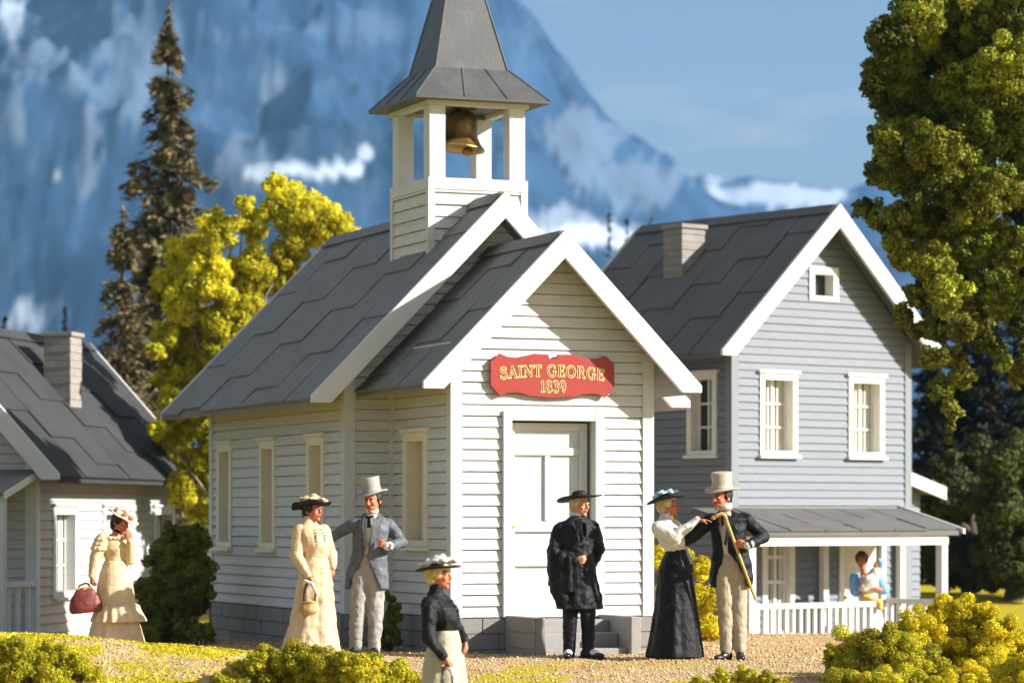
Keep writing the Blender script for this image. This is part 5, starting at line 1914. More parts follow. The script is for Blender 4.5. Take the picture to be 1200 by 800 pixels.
for i in (0, 1):
    c.cap(P(676, 615, 0.01), sh[i], 0.075, 0.076)
    p.limb([sh[i], el[i], wr[i]], [0.076, 0.066, 0.050], c)
p.part('coat', c, 'black_cloth', 0.009, 3, 0.028)
cl = MB()
for (a, b_, r0, r1) in (((650, 647, -0.12), (652, 690, -0.13), 0.062, 0.07), ((659, 651, -0.18), (660, 702, -0.15), 0.05, 0.062), ((667, 654, -0.21), (667, 690, -0.19), 0.036, 0.045), ((646, 645, -0.06), (648, 682, -0.06), 0.05, 0.05), ((652, 690, -0.13), (657, 708, -0.13), 0.06, 0.045)):
    cl.cap(P(*a), P(*b_), r0, r1)
p.part('draped_cloak', cl, 'black_cloth', 0.009, 2, 0.030)
lapel = MB()
for s in (-1, 1):
    q = [V(0.03 * s, 0, 0), V(0.085 * s, 0.02, -0.02), V(0.075 * s, 0.0, -0.13), V(0.012 * s, -0.03, -0.22)]
    o0 = P(677, 607, 0.01) + p.f * 0.135
    lapel.prism([o0 + p.l * a.x - p.f * (a.y * 1.2) + V(0, 0, a.z) for a in q], p.f * 0.02)
lapel.build('lapels', M['black_cloth'], p.root, bevel=0.006)
for z in (637, 652, 667):
    MB().ell(P(680, z, 0) + p.f * (0.150 if z < 650 else 0.152), (0.011, 0.011, 0.011)).build('button', M['leather_black'], p.root, True)
cc = MB()
cc.lathe([(0.052, -0.022), (0.060, -0.02), (0.057, 0.022), (0.050, 0.024)], 24, Matrix.Translation(P(677.5, 602.5, 0.0)))
cc.build('collar', M['white_cloth'], p.root, True)
t = MB()
for i in (0, 1):
    p.limb([hips[i], kn[i], an[i] - V(0, 0, 0.01)], [0.092, 0.074, 0.062], t)
t.cap(hips[0], hips[1], 0.10, 0.10)
p.part('trousers', t, 'black_cloth', 0.009, 3, 0.014)
shoe(p, an[0], (-0.15, -1), 'leather_black', spat='white_cloth')
shoe(p, an[1], (0.85, -0.6), 'leather_black', spat='white_cloth')
hair_shell(p, hm, 'hair_grey', female=False)
brim_hat(p, 0.225, (-13, -3), 'black_felt', 0.066, 0.075, 0.082, 0.012)

# ---------------------------------------------------------------- 2 man with the cane
p = Person('man in a black tailcoat, tan trousers and pale top hat, holding a bamboo cane', 30.8, 856, 769, -22)
P = p.P
hm = p.head(P(846, 583, 0), -48, 2, 0, 1.06)
sh = [P(833, 609, -0.03), P(874, 609, 0.02)]
el = [P(810, 630, 0.02), P(895, 629, 0.0)]
wr = [P(792, 640, 0.12), P(877, 638, -0.215)]
hips, kn, an = [P(848, 672, 0), P(865, 672, 0.01)], [P(850, 718, 0), P(866, 718, 0.02)], [P(851, 757, 0), P(867, 757, 0.01)]
man_body(p, hips, kn, an, P(853, 628, 0.01), P(851, 598, 0.01), sh, el, wr)
p.palm = V(0.3, 1, 0)
p.hand(wr[1], (-1, -0.05, 0.06), (0, -0.15, 1), 48, 1.05)
p.palm = None
p.hand(wr[0], (-1, 0.1, 0.0), (0, 0.1, 1), 30)
p.finish()
sh_ = MB()
p.loft(sh_, [(P(854, 649, 0), 0.14, 0.104), (P(853, 640, 0), 0.14, 0.105), (P(853, 620, 0), 0.15, 0.112), (P(852, 606, 0), 0.12, 0.09), (P(851, 600, 0.0), 0.062, 0.062)], 36)
p.part('vest', sh_, 'vest', 0.009, 3, 0.004)
cr = MB()
cr.lathe([(0.055, -0.03), (0.066, -0.028), (0.072, 0.0), (0.066, 0.034), (0.056, 0.036)], 24, Matrix.Translation(P(850, 594, -0.005)) @ Matrix.Rotation(math.radians(-12), 4, 'Y'))
cr.build('cravat', M['white_cloth'], p.root, True)
tie = MB()
o0 = P(850, 601, 0) + p.f * 0.088
tie.prism([o0 + p.l * a + V(0, 0, z) for a, z in ((-0.05, 0.0), (-0.01, -0.012), (0.05, 0.006), (0.05, -0.028), (0.012, -0.03), (0.02, -0.12), (-0.006, -0.13), (-0.012, -0.03), (-0.05, -0.034))], p.f * 0.02)
tie.build('neck_tie', M['black_cloth'], p.root, bevel=0.005)
co = MB()
p.shell(co, [(P(857, 688, 0.03), 0.215, 0.165, 75, 36), (P(857, 676, 0.03), 0.222, 0.168, 62, 28), (P(857, 660, 0.02), 0.212, 0.16, 34, 18), (P(855, 646, 0.01), 0.183, 0.142, 9, 8), (P(854, 634, 0.01), 0.178, 0.140, 13, 13), (P(853, 620, 0.01), 0.190, 0.142, 19, 18), (P(853, 608, 0.01), 0.180, 0.122, 24, 22), (P(852, 602, 0.02), 0.12, 0.095, 40, 36), (P(851, 598, 0.025), 0.075, 0.078, 65, 65)], 48, 0.028)
for i in (0, 1):
    co.cap(P(852, 608, 0.03) + p.l * (-0.05 if i == 0 else 0.05), sh[i], 0.062, 0.072)
    p.limb([sh[i], el[i], wr[i]], [0.072, 0.064, 0.048], co)
p.part('tailcoat', co, 'navy_cloth', 0.009, 3, 0.024)
lapel = MB()
for s in (-1, 1):
    o0 = P(852, 602, 0) + p.f * 0.10
    q = [(0.035, 0.0, 0.03), (0.10, -0.03, 0.0), (0.118, -0.07, 0.0), (0.092, -0.085, 0.02), (0.10, -0.11, 0.02), (0.04, -0.32, 0.052), (0.022, -0.30, 0.058), (0.05, -0.10, 0.045)]
    lapel.prism([o0 + p.l * (s * a) + V(0, 0, z) + p.f * (y - 0.005) for a, z, y in q], p.f * 0.016)
lapel.build('lapels', M['navy_cloth'], p.root, bevel=0.005)
cf = MB()
cf.cap(wr[1] - (el[1] - wr[1]).normalized() * 0.012, wr[1] + (el[1] - wr[1]).normalized() * 0.022, 0.045, 0.050)
p.part('shirt_cuff', cf, 'white_cloth', 0.007, 2, 0)
t = MB()
for i in (0, 1):
    p.limb([hips[i], kn[i], an[i] - V(0, 0, 0.02)], [0.100, 0.080, 0.068], t)
t.cap(hips[0] + V(0, 0, 0.05), hips[1] + V(0, 0, 0.05), 0.10, 0.10)
p.loft(t, [(P(856, 684, 0), 0.07, 0.07), (P(856, 676, 0), 0.14, 0.098), (P(855, 660, 0), 0.148, 0.104), (P(855, 644, 0), 0.142, 0.107)], 30)
p.part('trousers', t, 'tan_trouser', 0.009, 3, 0.024)
shoe(p, an[0], (-0.62, -0.8))
shoe(p, an[1], (0.05, -1))
hair_shell(p, hm, 'hair_dark', female=False)
top_hat(p, (4, 3), 0.170)
# the cane he holds
cb0, cb1 = P(851, 609, -0.21), P(885.5, 703, -0.17)
cane = empty('walking_cane', p.base + cb1, 0, 'yellow bamboo walking cane with a crook handle, held across the black tailcoat', 'cane')
k0 = cb0 - cb1
st = MB().tube([V(0, 0, 0), k0 * 0.5, k0], [0.0125, 0.015, 0.0175], 10)
for i in range(1, 9):
    a = k0 * (i / 9)
    st.tube([a - k0.normalized() * 0.006, a, a + k0.normalized() * 0.006], [0.012 + 0.004 * i / 9, 0.019, 0.013 + 0.004 * i / 9], 10)
st.build('shaft', M['bamboo'], cane, True)
hp = [k0, k0 + V(-0.012, 0, 0.045), k0 + V(-0.045, 0, 0.062), k0 + V(-0.09, 0, 0.045), k0 + V(-0.125, -0.0, 0.022)]
MB().tube(hp, [0.018, 0.020, 0.020, 0.019, 0.021], 10).ell(hp[-1], (0.023, 0.022, 0.022)).build('handle', M['bamboo'], cane, True)

# ---------------------------------------------------------------- 3 woman in the white blouse
p = Person('woman in a white blouse and black skirt reaching toward the man with the cane', 30.9, 791, 770, 76)
P = p.P
p.brow = 'hair_blond'
hm = p.head(P(783, 592, 0), 78, -4, 0, 0.98, True)
sh = [P(772, 619, -0.13), P(789, 617, 0.12)]
el = [P(790, 629, -0.20), P(800, 648, 0.10)]
wr = [P(817, 609, -0.19), P(809, 658, 0.05)]
waist = P(792, 646, 0)
pel = P(792, 668, 0)
for i in (0, 1):
    p.limb([sh[i], el[i], wr[i]], [0.040, 0.032, 0.022])
    p.limb([P(790 + i * 6, 680, -0.05 + 0.1 * i), P(790 + i * 6, 722, -0.05 + 0.1 * i), P(790 + i * 6, 765, -0.05 + 0.1 * i)], [0.07, 0.05, 0.035])
p.loft(p.body, [(pel, 0.12, 0.08), (waist, 0.085, 0.07), (P(786, 630, 0), 0.11, 0.08), (P(782, 616, 0), 0.11, 0.065), (P(779, 609, 0), 0.045, 0.045)], 24)
p.body.cap(P(779, 610, 0), hm @ V(0, 0.015, -0.05), 0.043, 0.042)
p.palm = V(0.3, 0, -1)
p.hand(wr[0], (1, 0, -0.02), (0.1, -1, 0.15), 12, 0.92)
p.palm = V(-1, 0, 0)
p.hand(wr[1], (0.25, -0.1, -1), (0.6, -0.7, 0), 30, 0.9)
p.finish()
b = MB()
p.loft(b, [(P(792, 649, 0), 0.112, 0.098), (P(791, 643, 0), 0.118, 0.11), (P(790, 635, 0), 0.152, 0.150), (P(787, 625, 0), 0.168, 0.150), (P(783, 617, 0), 0.165, 0.118), (P(780, 611, 0), 0.10, 0.08), (P(779, 606, 0), 0.058, 0.058), (P(780, 601, 0), 0.055, 0.056)], 40)
b.ell(P(797, 631, 0), (0.08, 0.12, 0.065))
for i in (0, 1):
    p.limb([sh[i], el[i], wr[i]], [0.078, 0.066, 0.036], b)
b.cap(P(780, 614, -0.06), sh[0], 0.07, 0.078)
b.cap(el[0], el[0].lerp(wr[0], 0.55), 0.068, 0.052)
p.part('blouse', b, 'white_cloth', 0.009, 3, 0.022)
for s in ((795, 634), (799, 640)):
    pass
k = MB()
fold = lambda t: math.cos(9 * t) + 0.6 * math.cos(14 * t + 1)
p.loft(k, [(P(791, 769.5, 0), 0.30, 0.295, 0.025), (P(791, 764, 0), 0.295, 0.285, 0.03), (P(792, 735, 0), 0.25, 0.245, 0.03), (P(792, 700, 0), 0.20, 0.200, 0.025), (P(791, 675, 0), 0.178, 0.178, 0.012), (P(791, 660, 0), 0.15, 0.15, 0.005), (P(792, 646, 0), 0.118, 0.103)], 60, fold)
p.part('skirt', k, 'black_cloth', 0.010, 2, 0.014)
hair_shell(p, hm, 'hair_blond', (0, 0.085, 0.0, 0.045))
o, X = brim_hat(p, 0.200, (-9, 0), 'black_felt', 0.070, 0.06, 0.088, 0.016, off=(0, 0.02))
fuse(blobs(X, [(0.0, -0.02, 0.05, 0.06), (0.05, 0.05, 0.045, 0.055), (-0.05, 0.04, 0.05, 0.055), (0.0, 0.10, 0.03, 0.05), (0.03, -0.09, 0.035, 0.045), (-0.06, -0.06, 0.035, 0.045)], 3), 'hat_feathers', M['feather_blue'], o, 0.009, 1, 0.01)
MB().lathe([(0.118, -0.022), (0.121, 0), (0.114, 0.022)], 30, Matrix.Translation(waist) @ Matrix.Rotation(p.yaw, 4, 'Z'), 1.0, 0.9).build('belt', M['black_cloth'], p.root, True)

# ---------------------------------------------------------------- 4 man in the grey coat
p = Person('man in a slate grey frock coat and pale top hat, arm round a woman', 31.9, 430, 767, -14)
P = p.P
hm = p.head(P(437, 587, 0), -26, 4, -4, 1.05)
sh = [P(416, 614, -0.02), P(455, 614, 0.03)]
el = [P(399, 622, 0.02), P(471, 635, -0.02)]
wr = [P(386, 632, 0.02), P(455, 640, -0.19)]
hips, kn, an = [P(423, 674, 0), P(441, 674, 0.01)], [P(419, 720, -0.01), P(440, 720, 0)], [P(417, 757, 0), P(438, 757, 0)]
man_body(p, hips, kn, an, P(435, 634, 0.01), P(436, 601, 0.01), sh, el, wr)
p.palm = V(-0.3, 1, 0)
p.hand(wr[1], (-0.85, -0.25, 0.35), (-0.3, -0.1, 1), 58, 0.98)
p.palm = None
p.hand(wr[0], (-1, 0.1, -0.3), (0, -0.3, 1), 25)
p.finish()
v = MB()
p.loft(v, [(P(434, 654, 0), 0.14, 0.104), (P(434, 645, 0), 0.142, 0.108), (P(435, 622, 0), 0.152, 0.115), (P(436, 609, 0), 0.12, 0.09), (P(436, 602, 0), 0.062, 0.062)], 36)
p.part('vest', v, 'vest', 0.009, 3, 0.004)
cr = MB().lathe([(0.055, -0.03), (0.064, -0.028), (0.068, 0.0), (0.062, 0.028), (0.055, 0.03)], 24, Matrix.Translation(P(436, 598, -0.005)))
cr.build('collar', M['white_cloth'], p.root, True)
o0 = P(435.5, 604, 0) + p.f * 0.085
MB().prism([o0 + p.l * a + V(0, 0, z) for a, z in ((-0.04, 0.006), (0.0, -0.006), (0.05, 0.012), (0.05, -0.026), (0.014, -0.024), (0.026, -0.14), (0.0, -0.165), (-0.022, -0.14), (-0.012, -0.024), (-0.042, -0.03))], p.f * 0.022).build('neck_tie', M['black_cloth'], p.root, bevel=0.005)
co = MB()
p.shell(co, [(P(430, 690, 0.03), 0.232, 0.175, 52, 52), (P(430, 678, 0.03), 0.228, 0.172, 40, 40), (P(431, 664, 0.02), 0.21, 0.16, 22, 22), (P(433, 651, 0.01), 0.186, 0.145, 5, 8), (P(434, 636, 0.01), 0.188, 0.142, 10, 9), (P(435, 622, 0.01), 0.194, 0.142, 17, 14), (P(436, 611, 0.01), 0.18, 0.122, 24, 20), (P(436, 605, 0.02), 0.12, 0.095, 40, 36), (P(436, 601, 0.025), 0.078, 0.078, 65, 65)], 48, 0.028)
for i in (0, 1):
    co.cap(P(436, 611, 0.03) + p.l * (-0.05 if i == 0 else 0.05), sh[i], 0.062, 0.072)
    p.limb([sh[i], el[i], wr[i]], [0.072, 0.060, 0.050], co)
p.part('frock_coat', co, 'grey_coat', 0.009, 3, 0.026)
lapel = MB()
for s in (-1, 1):
    o0 = P(436, 605, 0) + p.f * 0.10
    q = [(0.04, 0.0, 0.03), (0.10, -0.03, 0.0), (0.128, -0.09, 0.0), (0.12, -0.16, 0.008), (0.08, -0.24, 0.03), (0.03, -0.36, 0.056), (0.018, -0.33, 0.060), (0.05, -0.10, 0.045)]
    lapel.prism([o0 + p.l * (s * a) + V(0, 0, z) + p.f * (y - 0.004) for a, z, y in q], p.f * 0.016)
lapel.build('lapels', M['grey_coat'], p.root, bevel=0.005)
for k_, z in enumerate((626, 633, 640, 647)):
    MB().ell(P(431 + k_ * 0.2, z, 0) + p.f * 0.148 - p.l * 0.02, (0.010, 0.010, 0.010)).build('button', M['leather_black'], p.root, True)
cf = MB().cap(wr[1] - (el[1] - wr[1]).normalized() * 0.012, wr[1] + (el[1] - wr[1]).normalized() * 0.022, 0.045, 0.050)
p.part('shirt_cuff', cf, 'white_cloth', 0.007, 2, 0)
t = MB()
for i in (0, 1):
    p.limb([hips[i], kn[i], an[i] - V(0, 0, 0.03)], [0.102, 0.084, 0.070], t)
p.loft(t, [(P(432, 690, 0), 0.07, 0.07), (P(432, 680, 0), 0.14, 0.098), (P(433, 664, 0), 0.148, 0.104), (P(433, 648, 0), 0.142, 0.107)], 30)
p.part('trousers', t, 'grey_trouser', 0.009, 3, 0.024)
shoe(p, an[0], (-0.4, -1))
shoe(p, an[1], (0.15, -1))
hair_shell(p, hm, 'hair_dark', female=False)
top_hat(p, (2, -5), 0.165, 'grey_hat', band='grey_hat')

# ---------------------------------------------------------------- 5 woman in cream with the gold purse
p = Person('woman in a plain cream dress and dark feathered hat, beside the man in grey', 31.2, 366, 768, 40)
P = p.P
hm = p.head(P(366, 598, 0), 58, -3, 2, 0.98, True)
sh = [P(351, 622, -0.06), P(379, 622, 0.08)]
el = [P(347, 653, -0.12), P(388, 652, 0.10)]
wr = [P(361, 673, -0.22), P(390, 664, 0.02)]
waist = P(370, 651, 0)
pel = P(368, 672, 0)
for i in (0, 1):
    p.limb([sh[i], el[i], wr[i]], [0.040, 0.032, 0.023])
    x = 360 + i * 14
    p.limb([P(x, 685, 0), P(x, 724, 0), P(x, 764, 0)], [0.07, 0.05, 0.035])
p.loft(p.body, [(pel, 0.12, 0.085), (waist, 0.09, 0.07), (P(367, 634, 0), 0.115, 0.085), (P(364, 620, 0), 0.115, 0.065), (P(362, 612, 0), 0.045, 0.045)], 24)
p.body.cap(P(362, 613, 0), hm @ V(0, 0.015, -0.05), 0.043, 0.042)
p.palm = V(0.2, 1, 0)
p.hand(wr[0], (0.25, -0.15, -1), (0.9, -0.4, 0), 48, 0.94)
p.hand(wr[1], (-0.15, -0.2, -1), (-0.8, -0.6, 0), 35, 0.92)
p.finish()
b = MB()
p.loft(b, [(P(370, 653, 0), 0.118, 0.10), (P(370, 647, 0), 0.13, 0.115), (P(368, 638, 0), 0.165, 0.152), (P(366, 628, 0), 0.172, 0.142), (P(364, 619, 0), 0.158, 0.105), (P(362, 613, 0), 0.09, 0.075), (P(362, 609, 0), 0.056, 0.056), (P(362, 604, 0), 0.053, 0.055)], 40)
for i in (0, 1):
    p.limb([sh[i], el[i], wr[i]], [0.075, 0.064, 0.036], b)
    b.cap(el[i] + V(0, 0, 0.02), el[i].lerp(wr[i], 0.6), 0.068, 0.055)
p.part('bodice', b, 'cream_cloth', 0.009, 3, 0.014)
fr = MB()
for s in (-1, 1):
    for k_ in range(7):
        t_ = k_ / 6
        fr.ell(P(366, 620 + 20 * t_, 0) + p.f * (0.118 + 0.036 * math.sin(t_ * 2.4)) + p.l * s * (0.040 + 0.014 * math.sin(t_ * 3.1)), (0.013, 0.012, 0.011))
p.part('bodice_ruffle', fr, 'cream_cloth2', 0.007, 1, 0.004)
MB().lathe([(0.119, -0.026), (0.125, 0), (0.116, 0.026)], 30, Matrix.Translation(waist) @ Matrix.Rotation(p.yaw, 4, 'Z'), 1.0, 0.88).build('belt', M['feather_tan'], p.root, True)
k = MB()
fold = lambda t: math.cos(8 * t + 0.5) + 0.6 * math.cos(13 * t + 1)
p.loft(k, [(P(364, 768, 0.02), 0.315, 0.30, 0.04), (P(364, 760, 0.02), 0.305, 0.28, 0.045), (P(366, 735, 0.02), 0.255, 0.23, 0.04), (P(368, 705, 0.02), 0.215, 0.19, 0.03), (P(369, 680, 0.01), 0.185, 0.165, 0.014), (P(370, 664, 0), 0.155, 0.138, 0.006), (P(370, 652, 0), 0.122, 0.108)], 60, fold)
k.cap(P(345, 762, 0.1), P(337, 764, 0.14), 0.09, 0.07)
p.part('skirt', k, 'cream_cloth', 0.010, 2, 0.026)
hair_shell(p, hm, 'hair_dark', (0, 0.07, -0.03, 0.05))
o, X = brim_hat(p, 0.205, (-9, 3), 'black_felt', 0.060, 0.06, 0.088, 0.014, wave=0.012, off=(0, 0.01))
fuse(blobs(X, [(0.0, -0.05, 0.05, 0.065), (0.07, 0.0, 0.04, 0.06), (-0.07, 0.02, 0.04, 0.06), (0.0, 0.08, 0.045, 0.06), (0.09, -0.09, 0.02, 0.05), (-0.09, -0.08, 0.02, 0.05), (0, 0.02, 0.065, 0.06), (0.0, -0.13, 0.018, 0.05)], 5), 'hat_feathers', M['feather_tan'], o, 0.009, 1, 0.012)
# purse and handkerchief in her hand
hp = P(364, 682, -0.245)
pu = empty('purse', p.base + P(362, 722, -0.25), 0, 'small gold purse on dark straps, hanging from the hand of the woman in cream', 'purse')
q0 = P(362, 722, -0.25)
g = MB()
g.ell(P(362, 714, -0.25) - q0, (0.096, 0.06, 0.058)).ell(P(362, 710, -0.25) - q0, (0.084, 0.05, 0.05))
fuse(g, 'purse_bag', M['purse_gold'], pu, 0.008, 2, 0.014)
MB().lathe([(0.066, -0.008), (0.072, 0.0), (0.066, 0.008)], 24, Matrix.Translation(P(362, 705, -0.25) - q0), 1, 0.7).build('purse_clasp', M['brass'], pu, True)
sp = MB()
for a, b_ in (((356, 706, -0.27), (359.5, 683, -0.26)), ((369, 706, -0.23), (367, 684, -0.24))):
    sp.tube([P(*a) - q0, P((a[0] + b_[0]) / 2 - (1.5 if a[0] < 362 else -1.5), (a[1] + b_[1]) / 2, a[2]) - q0, P(*b_) - q0], 0.009, 6)
sp.tube([P(359.5, 683, -0.26) - q0, P(363, 680, -0.27) - q0, P(367, 684, -0.24) - q0], 0.009, 6)
sp.build('strap', M['leather_black'], pu, True)


def handkerchief(w, pts, label, seed):
    o_ = w
    b = MB()
    for a, c_, r0, r1 in pts:
        b.cap(a - o_, c_ - o_, r0, r1)
    k = fuse(b, 'handkerchief', M['white_cloth'], None, 0.006, 1, 0.02)
    k.location = o_
    tag(k, label, 'handkerchief')
    return k


w0 = p.base
hk = handkerchief(w0 + P(366, 690, -0.27), [(w0 + P(357, 680, -0.27), w0 + P(366, 684, -0.285), 0.016, 0.022), (w0 + P(366, 684, -0.285), w0 + P(372, 696, -0.28), 0.024, 0.012), (w0 + P(357, 680, -0.27), w0 + P(355, 686, -0.27), 0.016, 0.008)], 'white handkerchief in the hand of the woman with the gold purse', 1)

# ---------------------------------------------------------------- 6 woman in the black blouse, nearest the camera
p = Person('woman in a black blouse and white feathered hat, the figure nearest the camera', 25.6, 519, 879, 62)
P = p.P
p.brow = 'hair_blond'
hm = p.head(P(514, 674, 0), 76, 0, 0, 0.98, True)
sh = [P(502, 708, -0.13), P(520, 706, 0.12)]
el = [P(503, 748, -0.20), P(535, 738, 0.14)]
wr = [P(519, 768, -0.20), P(545, 750, 0.0)]
waist, pel = P(521, 737, 0), P(521, 765, 0)
for i in (0, 1):
    p.limb([sh[i], el[i], wr[i]], [0.040, 0.032, 0.022])
    p.limb([P(516 + i * 8, 775, -0.04 + 0.08 * i), P(516 + i * 8, 822, -0.04 + 0.08 * i), P(516 + i * 8, 872, -0.04 + 0.08 * i)], [0.07, 0.05, 0.035])
p.loft(p.body, [(pel, 0.12, 0.085), (waist, 0.085, 0.07), (P(517, 718, 0), 0.11, 0.08), (P(512, 702, 0), 0.11, 0.065), (P(510, 693, 0), 0.045, 0.045)], 24)
p.body.cap(P(510, 695, 0), hm @ V(0, 0.015, -0.05), 0.043, 0.042)
p.palm = V(0.3, 1, 0)
p.hand(wr[0], (0.35, -0.1, -1), (0.9, -0.3, 0.2), 46, 0.95)
p.palm = V(-1, 0.2, 0)
p.hand(wr[1], (0.15, -0.25, -0.9), (0.3, -0.9, 0.2), 40, 0.93)
p.finish()
b = MB()
p.loft(b, [(P(522, 741, 0), 0.110, 0.098), (P(521, 734, 0), 0.118, 0.11), (P(520, 724, 0), 0.150, 0.135), (P(517, 712, 0), 0.162, 0.130), (P(513, 703, 0), 0.150, 0.100), (P(511, 696, 0), 0.088, 0.075), (P(511, 691, 0), 0.057, 0.057), (P(512, 685, 0), 0.054, 0.056)], 40)
b.ell(P(527, 720, 0), (0.055, 0.10, 0.075))
for i in (0, 1):
    p.limb([sh[i], el[i], wr[i]], [0.070, 0.060, 0.037], b)
p.part('blouse', b, 'black_cloth', 0.008, 3, 0.026)
for k_ in range(6):
    t_ = k_ / 5
    MB().ell(P(521 + 5 * math.sin(t_ * 2.6), 703 + 30 * t_, 0) + p.f * (0.055 + 0.04 * math.sin(0.4 + t_ * 2.4)), (0.009, 0.009, 0.009)).build('button', M['leather_black'], p.root, True)
k = MB()
fold = lambda t: math.cos(8 * t + 0.5) + 0.6 * math.cos(13 * t + 1)
p.loft(k, [(P(519, 878, 0), 0.30, 0.30, 0.04), (P(519, 865, 0), 0.29, 0.285, 0.04), (P(520, 830, 0), 0.235, 0.23, 0.03), (P(521, 795, 0), 0.195, 0.19, 0.02), (P(521, 768, 0), 0.175, 0.165, 0.010), (P(522, 752, 0), 0.145, 0.135, 0.005), (P(522, 738, 0), 0.116, 0.105)], 60, fold)
p.part('skirt', k, 'tan_skirt', 0.010, 2, 0.014)
hair_shell(p, hm, 'hair_blond', (0, 0.07, -0.02, 0.045))
o, X = brim_hat(p, 0.192, (-6, 0), 'black_felt', 0.066, 0.05, 0.085, 0.010, off=(0, 0.005))
fuse(blobs(X, [(0.0, -0.06, 0.05, 0.06), (0.03, -0.12, 0.045, 0.05), (-0.04, 0.0, 0.055, 0.06), (0.0, 0.07, 0.045, 0.06), (0.03, 0.12, 0.025, 0.05), (-0.06, -0.08, 0.04, 0.05), (0.06, 0.0, 0.05, 0.055), (0, -0.02, 0.075, 0.05)], 8), 'hat_feathers', M['feather_white'], o, 0.008, 1, 0.012)
w0 = p.base
handkerchief(w0 + P(527, 788, -0.24), [(w0 + P(519, 780, -0.24), w0 + P(528, 784, -0.25), 0.014, 0.02), (w0 + P(528, 784, -0.25), w0 + P(532, 794, -0.24), 0.02, 0.01)], 'white handkerchief in the hand of the woman in the black blouse', 2)
pu = empty('purse', p.base + P(525, 830, -0.25), 0, 'dark drawstring purse on black straps, hung from the hand of the woman in black', 'purse')
q0 = P(525, 830, -0.25)
g = MB().ell(P(525, 822, -0.26) - q0, (0.075, 0.055, 0.075))
fuse(g, 'purse_bag', M['leather_black'], pu, 0.008, 2, 0.012)
sp = MB()
for a, b_ in (((518, 814, -0.27), (519, 783, -0.255)), ((531, 814, -0.25), (529, 784, -0.245))):
    sp.tube([P(*a) - q0, P(*b_) - q0], 0.009, 6)
sp.tube([P(519, 783, -0.255) - q0, P(524, 778, -0.265) - q0, P(529, 784, -0.245) - q0], 0.009, 6)
sp.build('strap', M['leather_black'], pu, True)

# ---------------------------------------------------------------- 7 woman with the red bag
p = Person('woman in a ruffled cream gown and rose-trimmed straw hat, carrying a red bag', 31.8, 136, 770, 38)
P = p.P
hm = p.head(P(141, 612, 0), 62, 16, 4, 0.93, True)
sh = [P(120, 632, -0.10), P(147, 634, 0.10)]
el = [P(111, 655, -0.14), P(152, 656, 0.0)]
wr = [P(107.5, 674, -0.16), P(152, 634, -0.12)]
waist, pel = P(135, 655, 0), P(135, 680, 0)
for i in (0, 1):
    p.limb([sh[i], el[i], wr[i]], [0.040, 0.032, 0.023])
    x = 131 + i * 9
    p.limb([P(x, 690, 0), P(x, 728, 0), P(x, 766, 0)], [0.07, 0.05, 0.035])
p.loft(p.body, [(pel, 0.12, 0.085), (waist, 0.085, 0.07), (P(135, 640, 0), 0.12, 0.09), (P(135, 631, 0), 0.125, 0.075), (P(136, 625, 0), 0.06, 0.055)], 24)
p.body.cap(P(137, 627, 0), hm @ V(0, 0.015, -0.05), 0.046, 0.043)
p.palm = V(1, 0, 0)
p.hand(wr[0], (0.0, -0.1, -1), (0.5, -0.9, 0), 60, 0.95)
p.palm = V(-0.4, 0.6, 0)
p.hand(wr[1], (-0.12, -0.05, 1), (-0.8, -0.3, 0), 30, 0.92)
p.finish()
b = MB()
p.loft(b, [(P(135, 657, 0), 0.110, 0.095), (P(135, 651, 0), 0.115, 0.105), (P(135, 643, 0), 0.15, 0.135), (P(135, 635, 0), 0.165, 0.130), (P(135, 630, 0), 0.165, 0.115)], 40)
for i in (0, 1):
    p.limb([sh[i], el[i], wr[i]], [0.075, 0.056, 0.036], b)
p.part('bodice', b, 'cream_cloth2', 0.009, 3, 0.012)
rf = MB()
for i in range(26):
    a = 2 * math.pi * i / 26
    rf.ell(P(135, 631 - 1.2 * math.cos(a), 0) + p.f * math.cos(a) * 0.125 + p.l * math.sin(a) * 0.178, (0.026, 0.024, 0.018 + 0.004 * (i % 2)))
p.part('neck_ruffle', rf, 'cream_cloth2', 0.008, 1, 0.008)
for i, s in enumerate(sh):
    pf = MB()
    for j in range(3):
        c0 = s.lerp(el[i], 0.02 + 0.22 * j)
        for q in range(9):
            a = 2 * math.pi * q / 9
            pf.ell(c0 + V(math.cos(a) * 0.055, math.sin(a) * 0.055, 0), (0.036, 0.036, 0.030))
        pf.ell(c0, (0.07, 0.07, 0.04))
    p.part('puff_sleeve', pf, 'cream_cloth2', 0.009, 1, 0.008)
k = MB()
fold = lambda t: math.cos(9 * t + 0.5) + 0.5 * math.cos(15 * t + 1)
p.loft(k, [(P(136, 770, 0.02), 0.34, 0.32, 0.03), (P(136, 755, 0.02), 0.31, 0.29, 0.035), (P(136, 728, 0.01), 0.245, 0.23, 0.02), (P(136, 706, 0), 0.205, 0.19, 0.008), (P(135, 688, 0), 0.195, 0.175), (P(135, 672, 0), 0.165, 0.148), (P(135, 656, 0), 0.112, 0.098)], 60, fold)
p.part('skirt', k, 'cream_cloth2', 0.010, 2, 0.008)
fl = MB()
fold2 = lambda t: math.cos(17 * t)
p.loft(fl, [(P(139, 728, 0), 0.285, 0.270, 0.060), (P(139, 724, 0), 0.275, 0.262, 0.055), (P(138, 714, 0), 0.238, 0.222, 0.030), (P(138, 709, 0), 0.226, 0.210, 0.03), (P(138, 707, 0), 0.205, 0.19, 0.0)], 120, fold2)
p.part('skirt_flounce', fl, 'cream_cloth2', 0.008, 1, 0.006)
MB().lathe([(0.047, -0.012), (0.052, 0), (0.047, 0.012)], 20, Matrix.Translation(P(138.5, 622, 0)) @ Matrix.Rotation(0.25, 4, 'Y')).build('choker', M['black_cloth'], p.root, True)
hair_shell(p, hm, 'hair_dark', (0, 0.065, -0.06, 0.05))
